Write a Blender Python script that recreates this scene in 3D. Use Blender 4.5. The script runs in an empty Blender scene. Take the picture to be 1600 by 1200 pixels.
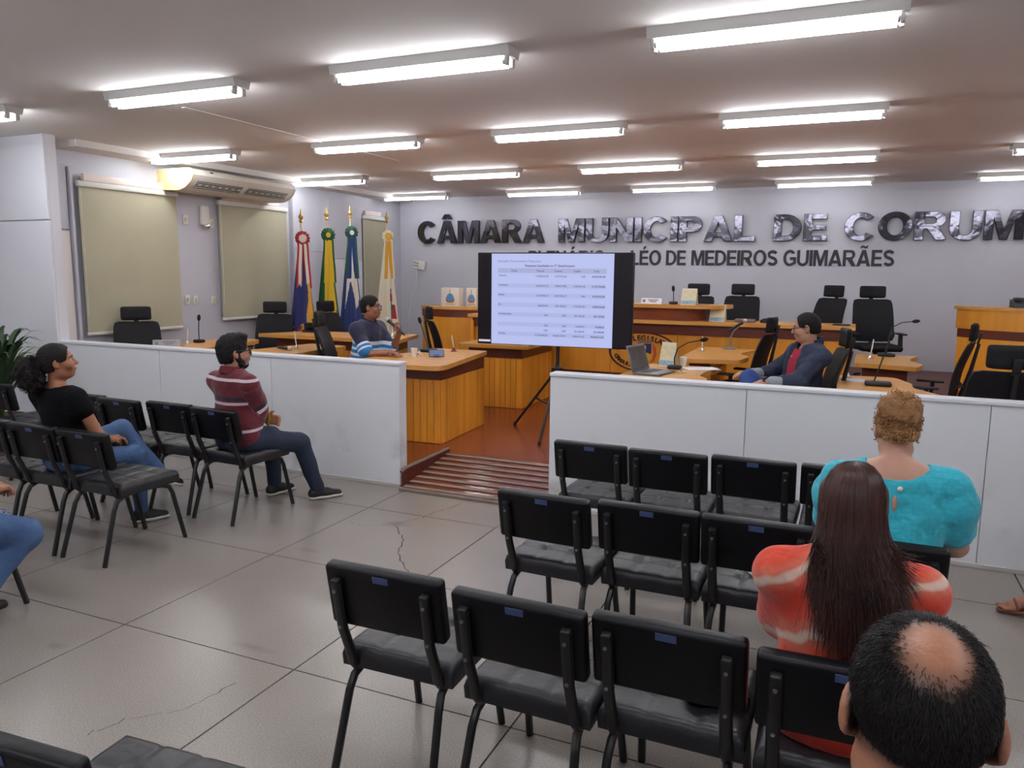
import bpy, bmesh, math, random
import numpy as np
from mathutils import Vector, Matrix
random.seed(7); RNG = np.random.default_rng(7)
S = bpy.context.scene
COL = S.collection
PI = math.pi; R = math.radians

# ------------------------------------------------------------------ camera, world, exposure
_cd = bpy.data.cameras.new('camera'); CAM = bpy.data.objects.new('camera', _cd); COL.objects.link(CAM)
_yaw, _pit, _rol = .4137, .1445, .0096
_f = Vector((-math.sin(_yaw) * math.cos(_pit), math.cos(_yaw) * math.cos(_pit), -math.sin(_pit)))
_r = Vector((math.cos(_yaw), math.sin(_yaw), 0)); _u = _r.cross(_f)
_r2 = _r * math.cos(_rol) + _u * math.sin(_rol); _u2 = _u * math.cos(_rol) - _r * math.sin(_rol)
CAM.matrix_world = Matrix(((_r2.x, _u2.x, -_f.x, 0), (_r2.y, _u2.y, -_f.y, 0), (_r2.z, _u2.z, -_f.z, 1.75), (0, 0, 0, 1)))
_cd.sensor_width = 36; _cd.lens = 36 * 1203 / 1600; _cd.clip_start = .05
S.camera = CAM
W = bpy.data.worlds.new('world'); S.world = W; W.use_nodes = True
W.node_tree.nodes['Background'].inputs[0].default_value = (.75, .8, 1, 1)
W.node_tree.nodes['Background'].inputs[1].default_value = .05
S.view_settings.view_transform = 'Standard'; S.view_settings.look = 'None'
S.view_settings.gamma = 1; S.view_settings.use_curve_mapping = False
S.view_settings.exposure = EXPOSURE = 0.0
TUBE_POWER = 32.0
CEIL = 3.03

# ------------------------------------------------------------------ materials
def lin(c):
    return tuple(((v / 255) / 12.92 if v / 255 <= .04045 else ((v / 255 + .055) / 1.055) ** 2.4) for v in c[:3]) + (1,)
MATS = {}
def pm(name, col, rough=.5, metal=0, spec=.5, var=None, bump=None, coat=0, emit=None, trans=0, sheen=0, attr=None, coords='Object'):
    """plain procedural material; var=(scale, colour2, sharp) mottles, bump=(scale, strength)"""
    if name in MATS: return MATS[name]
    m = bpy.data.materials.new(name); m.use_nodes = True; nt = m.node_tree; N = nt.nodes; L = nt.links
    b = N['Principled BSDF']; b.inputs['Base Color'].default_value = lin(col)
    b.inputs['Roughness'].default_value = rough; b.inputs['Metallic'].default_value = metal
    b.inputs['Specular IOR Level'].default_value = spec; b.inputs['Coat Weight'].default_value = coat
    b.inputs['Transmission Weight'].default_value = trans; b.inputs['Sheen Weight'].default_value = sheen
    if emit:
        b.inputs['Emission Color'].default_value = lin(emit[0]); b.inputs['Emission Strength'].default_value = emit[1]
    if var or bump:
        tc = N.new('ShaderNodeTexCoord')
    if var:
        nz = N.new('ShaderNodeTexNoise'); nz.inputs['Scale'].default_value = var[0]; nz.inputs['Detail'].default_value = 4
        L.new(tc.outputs[coords], nz.inputs['Vector'])
        rp = N.new('ShaderNodeValToRGB'); rp.color_ramp.elements[0].color = lin(col); rp.color_ramp.elements[1].color = lin(var[1])
        w = var[2] if len(var) > 2 else .25
        rp.color_ramp.elements[0].position = .5 - w; rp.color_ramp.elements[1].position = .5 + w
        L.new(nz.outputs['Fac'], rp.inputs[0]); L.new(rp.outputs[0], b.inputs['Base Color'])
    if bump:
        nb = N.new('ShaderNodeTexNoise'); nb.inputs['Scale'].default_value = bump[0]; nb.inputs['Detail'].default_value = 3
        L.new(tc.outputs[coords], nb.inputs['Vector'])
        bp = N.new('ShaderNodeBump'); bp.inputs['Strength'].default_value = bump[1]; bp.inputs['Distance'].default_value = .02
        L.new(nb.outputs['Fac'], bp.inputs['Height']); L.new(bp.outputs[0], b.inputs['Normal'])
    MATS[name] = m; return m
def stretched(name, c1, c2, scale, rough=.4, spec=.5, coat=0, c3=None):
    """grain running along the axis with the smallest scale"""
    m = bpy.data.materials.new(name); m.use_nodes = True; nt = m.node_tree; N = nt.nodes; L = nt.links; b = N['Principled BSDF']
    tc = N.new('ShaderNodeTexCoord'); mp = N.new('ShaderNodeMapping'); mp.inputs['Scale'].default_value = scale
    oi = N.new('ShaderNodeObjectInfo'); ad = N.new('ShaderNodeVectorMath'); ad.operation = 'ADD'
    ml = N.new('ShaderNodeMath'); ml.operation = 'MULTIPLY'; ml.inputs[1].default_value = 37
    L.new(oi.outputs['Random'], ml.inputs[0]); L.new(tc.outputs['Object'], mp.inputs[0]); L.new(mp.outputs[0], ad.inputs[0]); L.new(ml.outputs[0], ad.inputs[1])
    nz = N.new('ShaderNodeTexNoise'); nz.inputs['Scale'].default_value = 1; nz.inputs['Detail'].default_value = 5; nz.inputs['Roughness'].default_value = .6
    L.new(ad.outputs[0], nz.inputs['Vector'])
    rp = N.new('ShaderNodeValToRGB'); e = rp.color_ramp.elements; e[0].position = .3; e[1].position = .72; e[0].color = lin(c1); e[1].color = lin(c2)
    L.new(nz.outputs['Fac'], rp.inputs[0])
    hs = N.new('ShaderNodeHueSaturation'); mr = N.new('ShaderNodeMapRange'); mr.inputs[3].default_value = .88; mr.inputs[4].default_value = 1.1
    L.new(oi.outputs['Random'], mr.inputs[0]); L.new(mr.outputs[0], hs.inputs['Value']); L.new(rp.outputs[0], hs.inputs['Color'])
    L.new(hs.outputs[0], b.inputs['Base Color'])
    b.inputs['Roughness'].default_value = rough; b.inputs['Specular IOR Level'].default_value = spec; b.inputs['Coat Weight'].default_value = coat; b.inputs['Coat Roughness'].default_value = .2
    MATS[name] = m; return m
def ramp_attr(name, attr, stops, rough=.85, bump=None, sheen=.2):
    """colour bands along a per-vertex coordinate of the garment (woven stripes)"""
    m = bpy.data.materials.new(name); m.use_nodes = True; nt = m.node_tree; N = nt.nodes; L = nt.links; b = N['Principled BSDF']
    a = N.new('ShaderNodeAttribute'); a.attribute_name = attr
    rp = N.new('ShaderNodeValToRGB'); cr = rp.color_ramp; cr.interpolation = 'CONSTANT'
    cr.elements[0].position = 0; cr.elements[0].color = lin(stops[0][1]); cr.elements[1].position = stops[1][0]; cr.elements[1].color = lin(stops[1][1])
    for p, c in stops[2:]:
        e = cr.elements.new(p); e.color = lin(c)
    L.new(a.outputs['Fac'], rp.inputs[0]); L.new(rp.outputs[0], b.inputs['Base Color'])
    b.inputs['Roughness'].default_value = rough; b.inputs['Sheen Weight'].default_value = sheen
    if bump:
        tc = N.new('ShaderNodeTexCoord'); nb = N.new('ShaderNodeTexNoise'); nb.inputs['Scale'].default_value = bump[0]; nb.inputs['Detail'].default_value = 3
        L.new(tc.outputs['Object'], nb.inputs['Vector']); bp = N.new('ShaderNodeBump'); bp.inputs['Strength'].default_value = bump[1]; bp.inputs['Distance'].default_value = .03
        L.new(nb.outputs['Fac'], bp.inputs['Height']); L.new(bp.outputs[0], b.inputs['Normal'])
    MATS[name] = m; return m

# ------------------------------------------------------------------ mesh builder
class MB:
    def __init__(s): s.v = []; s.f = []; s.mi = []
    def add(s, vs, fs, mi=0, M=None):
        o = len(s.v)
        s.v += [tuple(M @ Vector(v)) for v in vs] if M is not None else [tuple(v) for v in vs]
        s.f += [tuple(i + o for i in f) for f in fs]; s.mi += [mi] * len(fs); return s
    def box(s, c, d, mi=0, M=None):
        x, y, z = c; a, b, e = d[0] / 2, d[1] / 2, d[2] / 2
        vs = [(x + i * a, y + j * b, z + k * e) for k in (-1, 1) for j in (-1, 1) for i in (-1, 1)]
        return s.add(vs, [(0, 2, 3, 1), (4, 5, 7, 6), (0, 1, 5, 4), (2, 6, 7, 3), (0, 4, 6, 2), (1, 3, 7, 5)], mi, M)
    def rbox(s, c, d, r=.01, seg=2, mi=0, M=None):
        bm = bmesh.new(); bmesh.ops.create_cube(bm, size=1)
        for v in bm.verts: v.co = Vector((v.co.x * d[0], v.co.y * d[1], v.co.z * d[2]))
        bmesh.ops.bevel(bm, geom=bm.edges[:], offset=min(r, min(d) * .49), segments=seg, profile=.5, affect='EDGES')
        for v in bm.verts: v.co += Vector(c)
        bm.verts.index_update()
        s.add([v.co.copy() for v in bm.verts], [[v.index for v in f.verts] for f in bm.faces], mi, M); bm.free(); return s
    def tube(s, path, r, n=8, mi=0, M=None, cap=True, flat=1.0):
        P = [Vector(p) for p in path]; R = r if isinstance(r, (list, tuple)) else [r] * len(P)
        vs = []; fs = []; up = None
        for i, p in enumerate(P):
            t = (P[min(i + 1, len(P) - 1)] - P[max(i - 1, 0)]).normalized()
            if up is None: up = Vector((0, 0, 1)) if abs(t.z) < .9 else Vector((1, 0, 0))
            a = t.cross(up)
            if a.length < 1e-4: a = t.cross(Vector((0, 1, 0)))
            a.normalize(); b = a.cross(t).normalized(); up = b
            for k in range(n):
                w = 2 * PI * k / n; vs.append(p + a * (R[i] * math.cos(w)) + b * (R[i] * flat * math.sin(w)))
        for i in range(len(P) - 1):
            for k in range(n):
                k2 = (k + 1) % n; fs.append((i * n + k, i * n + k2, (i + 1) * n + k2, (i + 1) * n + k))
        if cap: fs += [tuple(reversed(range(n))), tuple((len(P) - 1) * n + k for k in range(n))]
        return s.add(vs, fs, mi, M)
    def cyl(s, a, b, r0, r1=None, n=12, mi=0, M=None): return s.tube([a, b], [r0, r0 if r1 is None else r1], n, mi, M)
    def lathe(s, prof, n=20, c=(0, 0, 0), mi=0, M=None):
        vs = []; fs = []
        for r, z in prof:
            for k in range(n): vs.append((c[0] + r * math.cos(2 * PI * k / n), c[1] + r * math.sin(2 * PI * k / n), c[2] + z))
        for i in range(len(prof) - 1):
            for k in range(n): k2 = (k + 1) % n; fs.append((i * n + k, i * n + k2, (i + 1) * n + k2, (i + 1) * n + k))
        fs += [tuple(reversed(range(n))), tuple((len(prof) - 1) * n + k for k in range(n))]
        return s.add(vs, fs, mi, M)
    def prism(s, poly, z0, z1, mi=0, M=None):
        n = len(poly); vs = [(x, y, z0) for x, y in poly] + [(x, y, z1) for x, y in poly]
        fs = [tuple(reversed(range(n))), tuple(range(n, 2 * n))] + [(k, (k + 1) % n, n + (k + 1) % n, n + k) for k in range(n)]
        return s.add(vs, fs, mi, M)
    def ball(s, c, r, n=12, mi=0, M=None):
        r = r if isinstance(r, (tuple, list)) else (r, r, r); m = max(6, n // 2 + 2); vs = [(c[0], c[1], c[2] - r[2])]; fs = []
        for i in range(1, m):
            a = -PI / 2 + PI * i / m
            for k in range(n): vs.append((c[0] + r[0] * math.cos(a) * math.cos(2 * PI * k / n), c[1] + r[1] * math.cos(a) * math.sin(2 * PI * k / n), c[2] + r[2] * math.sin(a)))
        vs.append((c[0], c[1], c[2] + r[2])); T = len(vs) - 1
        for k in range(n):
            k2 = (k + 1) % n; fs.append((0, 1 + k2, 1 + k)); fs.append((T, 1 + (m - 2) * n + k, 1 + (m - 2) * n + k2))
            for i in range(m - 2): fs.append((1 + i * n + k, 1 + i * n + k2, 1 + (i + 1) * n + k2, 1 + (i + 1) * n + k))
        return s.add(vs, fs, mi, M)
    def build(s, name, mat, parent=None, smooth=True, ang=40, loc=None, rot=None):
        me = bpy.data.meshes.new(name); me.from_pydata(s.v, [], s.f)
        for m in (mat if isinstance(mat, (list, tuple)) else [mat]): me.materials.append(m)
        if isinstance(mat, (list, tuple)): me.polygons.foreach_set('material_index', s.mi)
        if smooth:
            me.shade_smooth(); me.set_sharp_from_angle(angle=math.radians(ang))
        me.update(); return link(name, me, parent, loc, rot)
def link(name, me, parent=None, loc=None, rot=None):
    o = bpy.data.objects.new(name, me); COL.objects.link(o)
    if parent: o.parent = parent
    if loc is not None: o.location = loc
    if rot is not None: o.rotation_euler = rot
    return o
def tag(o, label=None, cat=None, group=None, kind=None):
    if label: o['label'] = label
    if cat: o['category'] = cat
    if group: o['group'] = group
    if kind: o['kind'] = kind
    return o
def thing(name, label, cat, loc=(0, 0, 0), rz=0, group=None):
    o = bpy.data.objects.new(name, None); COL.objects.link(o); o.location = loc; o.rotation_euler = (0, 0, rz); o.empty_display_size = .1
    return tag(o, label, cat, group)
def dup(root, loc, rz, label, group=None):
    def cp(o, par):
        c = o.copy(); COL.objects.link(c); c.parent = par
        for ch in o.children: cp(ch, c)
        return c
    r = cp(root, None); r.location = loc; r.rotation_euler = (0, 0, rz); r['label'] = label
    if group: r['group'] = group
    return r
def struct(name, mb, mat, parent=None, smooth=False, **k):
    o = mb.build(name, mat, parent, smooth, **k)
    if parent is None: o['kind'] = 'structure'
    return o
def text_mesh(txt, size, extrude=0, bold=0, align='CENTER', sx=1.0, spacing=1.0):
    cu = bpy.data.curves.new('lettering', 'FONT'); cu.body = txt; cu.size = size; cu.extrude = extrude; cu.offset = bold
    cu.align_x = align; cu.space_character = spacing; cu.resolution_u = 3
    ob = bpy.data.objects.new('lettering', cu); COL.objects.link(ob)
    bpy.context.view_layer.update()
    me = bpy.data.meshes.new_from_object(ob.evaluated_get(bpy.context.evaluated_depsgraph_get()))
    bpy.data.objects.remove(ob)
    if sx != 1: me.transform(Matrix.Diagonal((sx, 1, 1, 1)))
    return me
def put_text(name, txt, size, mat, parent, loc, rot=(PI / 2, 0, 0), **k):
    me = text_mesh(txt, size, **k); me.materials.clear(); me.materials.append(mat)
    return link(name, me, parent, loc, rot)
# ------------------------------------------------------------------ the room
WALL = pm('wall_paint', (233, 233, 238), .55, var=(1.2, (227, 227, 233)))
WALLB = pm('wall_panel_paint', (204, 204, 212), .5, var=(1.0, (197, 197, 206)))
CEILM = pm('ceiling_paint', (238, 232, 227), .8, var=(.6, (232, 226, 220)))
WHITE = pm('white_laminate', (230, 231, 236), .4, var=(2.5, (220, 221, 226)))
def scuffed():
    m = bpy.data.materials.new('scuffed_partition'); m.use_nodes = True; nt = m.node_tree; N = nt.nodes; L = nt.links; b = N['Principled BSDF']
    tc = N.new('ShaderNodeTexCoord'); sp = N.new('ShaderNodeSeparateXYZ'); L.new(tc.outputs['Object'], sp.inputs[0])
    nz = N.new('ShaderNodeTexNoise'); nz.inputs['Scale'].default_value = 3.2; nz.inputs['Detail'].default_value = 6; L.new(tc.outputs['Object'], nz.inputs['Vector'])
    r1 = N.new('ShaderNodeMapRange'); r1.inputs[1].default_value = .52; r1.inputs[2].default_value = .75; L.new(nz.outputs['Fac'], r1.inputs[0])
    r2 = N.new('ShaderNodeMapRange'); r2.inputs[1].default_value = .62; r2.inputs[2].default_value = .1; L.new(sp.outputs['Z'], r2.inputs[0])
    mu = N.new('ShaderNodeMath'); mu.operation = 'MULTIPLY'; L.new(r1.outputs[0], mu.inputs[0]); L.new(r2.outputs[0], mu.inputs[1])
    mx = N.new('ShaderNodeMix'); mx.data_type = 'RGBA'; mx.inputs[6].default_value = lin((232, 234, 238)); mx.inputs[7].default_value = lin((182, 176, 172))
    L.new(mu.outputs[0], mx.inputs[0]); L.new(mx.outputs[2], b.inputs['Base Color']); b.inputs['Roughness'].default_value = .42
    return m
PART = scuffed()
def terrazzo():
    m = bpy.data.materials.new('polished_terrazzo'); m.use_nodes = True; nt = m.node_tree; N = nt.nodes; L = nt.links; b = N['Principled BSDF']
    ge = N.new('ShaderNodeNewGeometry')
    def noise(sc, det=4):
        n = N.new('ShaderNodeTexNoise'); n.inputs['Scale'].default_value = sc; n.inputs['Detail'].default_value = det; L.new(ge.outputs['Position'], n.inputs['Vector']); return n
    a = noise(190, 4); rp = N.new('ShaderNodeValToRGB'); e = rp.color_ramp.elements
    e[0].position = .36; e[0].color = lin((127, 120, 113)); e[1].position = .64; e[1].color = lin((166, 158, 150)); L.new(a.outputs['Fac'], rp.inputs[0])
    c = noise(1.6, 6); r2 = N.new('ShaderNodeValToRGB'); e = r2.color_ramp.elements
    e[0].position = .2; e[0].color = (.84, .83, .82, 1); e[1].position = .8; e[1].color = (1, 1, 1, 1); L.new(c.outputs['Fac'], r2.inputs[0])
    mx = N.new('ShaderNodeMix'); mx.data_type = 'RGBA'; mx.blend_type = 'MULTIPLY'; mx.inputs[0].default_value = .75
    L.new(rp.outputs[0], mx.inputs[6]); L.new(r2.outputs[0], mx.inputs[7])
    # worn stains in the slab surface
    last = mx.outputs[2]
    for (x, y, rx, ry, s) in ((-2.82, 4.42, .13, .09, .8), (-1.72, 3.5, .2, .14, .25), (-3.3, 2.25, .08, .04, .45), (-2.45, 2.62, .16, .035, .4), (-3.05, 3.75, .13, .04, .35), (-1.75, 2.3, .12, .1, .3), (-2.1, 4.9, .1, .04, .3)):
        vs = N.new('ShaderNodeVectorMath'); vs.operation = 'SUBTRACT'; vs.inputs[1].default_value = (x, y, 0); L.new(ge.outputs['Position'], vs.inputs[0])
        vd = N.new('ShaderNodeVectorMath'); vd.operation = 'DIVIDE'; vd.inputs[1].default_value = (rx, ry, 1); L.new(vs.outputs[0], vd.inputs[0])
        ln = N.new('ShaderNodeVectorMath'); ln.operation = 'LENGTH'; L.new(vd.outputs[0], ln.inputs[0])
        ad = N.new('ShaderNodeMath'); ad.operation = 'ADD'; L.new(ln.outputs['Value'], ad.inputs[0])
        nn = noise(14, 4); L.new(nn.outputs['Fac'], ad.inputs[1])
        mr = N.new('ShaderNodeMapRange'); mr.inputs[1].default_value = 1.45; mr.inputs[2].default_value = .45; mr.inputs[4].default_value = s; L.new(ad.outputs[0], mr.inputs[0])
        m2 = N.new('ShaderNodeMix'); m2.data_type = 'RGBA'; m2.inputs[7].default_value = lin((84, 76, 70)); L.new(mr.outputs[0], m2.inputs[0]); L.new(last, m2.inputs[6]); last = m2.outputs[2]
    L.new(last, b.inputs['Base Color'])
    b.inputs['Roughness'].default_value = .29
    b.inputs['Specular IOR Level'].default_value = .55
    return m
TERR = terrazzo()
DARK = pm('joint_dark', (58, 50, 46), .8)
BLACKJ = pm('shadow_gap', (120, 118, 118), .8)

fl = struct('floor', MB().box((-2.6, 1, -.06), (13.4, 9.2, .1)), DARK)
_slab = None
for i in range(-6, 7):
    for j in range(-6, 3):
        x = -3.2 + 1.047 * i; y = 2.535 + 1.06 * j
        if j == 2: h = 5.6 - y
        else: h = 1.06
        if _slab is None or j == 2:
            mb = MB().box((1.047 / 2, h / 2, -.006), (1.0395, h - .0075, .012)); o = mb.build('floor_slab', TERR, fl, False, loc=(x, y, 0))
            if j != 2: _slab = o.data
        else: link('floor_slab', _slab, fl, (x, y, 0))
# hairline cracks that wander over the slabs near the ramp
def crack(pts, w):
    mb = MB(); P = []
    for a, b in zip(pts, pts[1:]):
        for t in range(7): P.append((a[0] + (b[0] - a[0]) * t / 7 + random.uniform(-.012, .012), a[1] + (b[1] - a[1]) * t / 7 + random.uniform(-.012, .012)))
    vs = []; fs = []
    for k, p in enumerate(P):
        ww = w * random.uniform(.5, 1.2); vs += [(p[0] - ww, p[1], .0008), (p[0] + ww, p[1] + ww * .5, .0008)]
        if k: fs.append((2 * k - 2, 2 * k - 1, 2 * k + 1, 2 * k))
    mb.add(vs, fs).build('crack', DARK, fl, False)
crack([(-2.8, 4.4), (-2.62, 4.2), (-2.5, 3.95), (-2.3, 3.72), (-2.12, 3.62)], .0035)
crack([(-2.8, 4.45), (-2.72, 4.62), (-2.68, 4.85), (-2.6, 5.1)], .003)
crack([(-2.85, 4.4), (-3.0, 4.3), (-3.2, 4.32)], .002)
crack([(-2.3, 2.35), (-2.35, 2.1), (-2.5, 1.95), (-2.55, 1.8)], .002)

struct('ceiling', MB().box((-2.6, 4.2, CEIL + .05), (13.6, 16, .1)), CEILM)
# shallow boxed edges of the ceiling along the windows and the back
struct('trim_1', MB().box((-7.42, 8.8, CEIL - .035), (.36, 6.5, .07)), CEILM)
struct('trim_2', MB().box((-5.0, 6.4, CEIL - .003), (.04, 3.2, .006)), CEILM)
WB = 12.2
struct('wall_back', MB().box((-1.5, WB + .1, 1.5), (13, .2, 3.2)), WALLB)
struct('wall_rear', MB().box((-2.6, -3.5, 1.5), (13.6, .2, 3.2)), WALL)
struct('wall_right', MB().box((4.2, 4.35, 1.5), (.2, 16.1, 3.2)), WALL)
struct('wall_left_front', MB().box((-9.4, 1.0, 1.5), (.2, 9, 3.2)), WALL)
# paneled return wall that hides the start of the window wall
rw = struct('wall_return', MB().box((-8.3, 5.28, 1.5), (2.1, .1, 3.2)), WALL)
for (z0, z1) in ((0.0, 2.205), (2.215, CEIL)):
    MB().rbox((-8.3, 5.215, (z0 + z1) / 2), (2.1, .03, z1 - z0 - .002), .004, 1).build('wall_panel', WALL, rw, False)
wl = struct('wall_left', MB().box((-7.7, 8.77, 1.5), (.2, 6.88, 3.2)), WALLB)
MB().rbox((-7.585, 5.505, 1.07), (.03, .31, 2.13), .004, 1).build('wall_panel', pm('door_board', (236, 232, 228), .5), wl, False)
MB().rbox((-7.585, 5.505, 2.48), (.03, .31, .66), .004, 1).build('wall_panel', WALLB, wl, False)
MB().rbox((-7.57, 5.69, 1.42), (.06, .035, 2.75), .005, 1).build('trim_strip', WALLB, wl, False)
pr = struct('wall_pier', MB().box((-7.63, 10.02, 1.5), (.2, 1.72, 3.06)), WALLB)
for (y0, y1, z0, z1) in ((9.165, 10.0, 0, 2.02), (10.008, 10.88, 0, 1.92), (9.165, 10.0, 2.028, CEIL), (10.008, 10.88, 1.928, CEIL)):
    MB().rbox((-7.535, (y0 + y1) / 2, (z0 + z1) / 2), (.03, y1 - y0, z1 - z0), .004, 1).build('wall_panel', WHITE if z1 == 1.92 else WALLB, pr, False)
for (x0, x1) in ((-7.6, -7.02), (-7.012, -3.2), (-3.192, 1.4), (1.408, 4.1)):
    pass
# windows behind the roller blinds: dark frame and pane set into the wall
FRAME = pm('window_frame_grey', (150, 150, 152), .5); GLASS = pm('window_glass', (150, 165, 175), .08, spec=.6)
for n, (y0, y1, z0, z1) in enumerate(((5.82, 6.98, 1.1, 2.6), (7.78, 8.97, 1.15, 2.58), (10.95, 11.58, 1.1, 2.6)), 1):
    w = struct('window_%d' % n, MB().box((-7.592, (y0 + y1) / 2, (z0 + z1) / 2), (.012, y1 - y0, z1 - z0)), GLASS)
    MB().box((-7.583, (y0 + y1) / 2, z1), (.03, y1 - y0, .04)).box((-7.583, (y0 + y1) / 2, z0), (.03, y1 - y0, .04)).box((-7.583, y0, (z0 + z1) / 2), (.03, .04, z1 - z0)).box((-7.583, y1, (z0 + z1) / 2), (.03, .04, z1 - z0)).build('window_frame', FRAME, w, False)
BLIND = pm('blind_fabric', (180, 175, 150), .8, var=(3, (174, 169, 144)), bump=(180, .05)); BRAIL = pm('blind_rail', (222, 222, 214), .45)
for (y0, y1, z0, z1, lab) in ((5.74, 7.06, 1.03, 2.6, 'beige roller blind pulled down over the window nearest the return wall'),
                              (7.71, 9.04, 1.09, 2.57, 'beige roller blind pulled down under the far end of the air conditioner'),
                              (10.9, 11.62, 1.03, 2.6, 'narrow beige roller blind in the far corner behind the yellow rosette flag')):
    t = thing('roller_blind', lab, 'blind', (-7.53, (y0 + y1) / 2, z0), 0, 'roller blinds on the window wall')
    wd = y1 - y0
    vs = []; fs = []
    for k in range(13):
        yy = -wd / 2 + .015 + (wd - .03) * k / 12; xo = .004 * math.sin(k * 1.3)
        vs += [(xo - .001, yy, .02), (xo * .3 - .001, yy, z1 - z0), (xo + .0015, yy, .02), (xo * .3 + .0015, yy, z1 - z0)]
        if k: o = 4 * k - 4; fs += [(o, o + 4, o + 5, o + 1), (o + 2, o + 3, o + 7, o + 6)]
    MB().add(vs, fs).build('fabric', BLIND, t)
    MB().rbox((0, 0, .012), (.02, wd - .02, .035), .006).build('bottom_rail', BRAIL, t)
    MB().rbox((0, 0, z1 - z0 + .03), (.055, wd, .06), .01).build('head_rail', BRAIL, t)
    MB().rbox((-.005, -.05, z1 - z0 + .1), (.05, wd - .25, .075), .006).build('valance', pm('valance_board', (240, 226, 218), .6), t)
    MB().tube([(.03, -wd / 2 + .02, z1 - z0 + .02), (.03, -wd / 2 + .02, .2)], .003, 5).build('cord', BRAIL, t)

# ------------------------------------------------------------------ stage, ramp, partitions
ZS = .14
PLANK = stretched('stage_boards', (108, 42, 22), (142, 66, 34), (1.2, 14, 14), .24, .5, .15)
RISER = stretched('stage_riser', (84, 34, 22), (112, 48, 30), (1.5, 12, 12), .4)
st = struct('floor_stage', MB().prism([(-7.58, 5.33), (-3.235, 5.33), (-3.235, 5.95), (-1.98, 5.95), (-1.98, 5.33), (4.08, 5.33), (4.08, 12.08), (-7.58, 12.08)], 0, ZS - .012), RISER)
yy = 5.331; k = 0
while yy < 11.95:
    h = .118; spans = ((-7.58, -3.24), (-1.975, 4.08)) if yy + h <= 5.96 else ((-7.58, 4.08),)
    for (a, b) in spans:
        cuts = [a] + sorted(random.uniform(a + .8, b - .8) for _ in range(2 if b - a < 7 else 3)) + [b]
        for c, d in zip(cuts, cuts[1:]):
            if d - c > .05: MB().box(((c + d) / 2, yy + h / 2, ZS - .006), (d - c - .002, h - .002, .012)).build('plank', PLANK, st, False)
    yy += h; k += 1
# ramp in the gap between the partitions
rp_ = thing('access_ramp', 'reddish wooden ramp with grey grip strips up to the stage', 'ramp', (-2.6, 5.16, 0))
RAMPW = stretched('ramp_boards', (106, 42, 24), (138, 66, 38), (1.5, 12, 12), .22, .5, .3)
MB().add([(-.64, 0, .0), (.62, 0, 0), (.62, 0, .022), (-.64, 0, .022), (-.63, .79, .0), (.62, .79, 0), (.62, .79, ZS + .004), (-.63, .79, ZS + .004)],
         [(0, 1, 2, 3), (3, 2, 6, 7), (4, 7, 6, 5), (0, 3, 7, 4), (1, 5, 6, 2), (0, 4, 5, 1)]).build('deck', RAMPW, rp_, False)
GRIP = pm('grip_strip_grey', (146, 128, 116), .75, spec=.3, var=(9, (124, 106, 95)))
sl = (ZS - .018) / .79
for k in range(8):
    y = .03 + .102 * k; z = .024 + sl * y
    MB().rbox((-.005, y, z), (1.24, .055, .006), .002, 1).build('grip_strip', GRIP, rp_, False, rot=None)
MB().rbox((-.01, -.012, .012), (1.27, .03, .026), .006).build('front_edge', GRIP, rp_)
MB().rbox((-.635, .42, .09), (.012, .8, .17), .004).build('side_board', RISER, rp_, False)
MB().tube([(-.632, .0, .15), (-.632, .05, .168), (-.632, .8, .178)], .014, 6).build('side_rail', GRIP, rp_)

for (lab, x0, x1, joints) in (('long white partition left of the ramp, grey scuffs near its foot', -7.25, -3.28, (-5.9, -4.58)),
                              ('long white partition right of the ramp, behind the rows of black chairs', -1.99, 4.05, (-.6, .79, 2.2))):
    t = thing('partition', lab, 'partition', ((x0 + x1) / 2, 5.26, 0), 0); c = (x0 + x1) / 2
    MB().box((0, .02, .5), (x1 - x0 - .01, .05, .995)).build('core', PART, t, False)
    cuts = [x0] + list(joints) + [x1]
    for a, b in zip(cuts, cuts[1:]):
        MB().rbox(((a + b) / 2 - c, -.02, .505), (b - a - .004, .03, .985), .003, 1).build('panel', PART, t, False)
        MB().rbox(((a + b) / 2 - c, .06, .505), (b - a - .004, .03, .985), .003, 1).build('panel', PART, t, False)
    MB().rbox((0, .02, 1.012), (x1 - x0 + .004, .13, .026), .006).build('cap_rail', WHITE, t, False)
    MB().rbox((0, -.038, .014), (x1 - x0, .012, .028), .003).build('base_strip', pm('base_strip_grey', (196, 192, 188), .5), t, False)

# ------------------------------------------------------------------ ceiling lights
HOUS = pm('fixture_enamel', (216, 214, 210), .45); CAPM = pm('tube_cap_metal', (205, 205, 205), .3, .6)
TUBE2 = pm('lit_tube_dimmed', (255, 255, 255), .4, emit=((244, 247, 255), TUBE_POWER * .4)); DIMMED = None  # weaker emission for the far row, set to hold down the back wall
TUBE = pm('lit_tube', (255, 255, 255), .4, emit=((244, 247, 255), TUBE_POWER))
def light_proto():
    t = thing('ceiling_light', '', 'ceiling light')
    prof = [(0, 0), (.17, 0), (.152, -.055), (.018, -.055)]
    vs = [(x, y, z) for x in (0, 1.244) for y, z in prof]
    MB().add(vs, [(0, 1, 2, 3), (7, 6, 5, 4), (0, 4, 5, 1), (1, 5, 6, 2), (2, 6, 7, 3), (3, 7, 4, 0)]).build('housing', HOUS, t, False)
    for y in (.045, .125):
        MB().cyl((.05, y, -.083), (1.194, y, -.083), .0165, n=10).build('tube', TUBE, t)
        for x in (.028, 1.216):
            s = MB().rbox((x, y, -.078), (.022, .036, .05), .006).build('socket', HOUS, t)
            d = .022 if x < .5 else -.022
            MB().cyl((x, y, -.083), (x + d, y, -.083), .017, n=10).build('tube_cap', CAPM, s)
    return t
LX = (-7.512, -5.151, -3.127, -1.089, 1.32); LY = (1.8, 4.188, 6.571, 9.007, 11.385)
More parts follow.
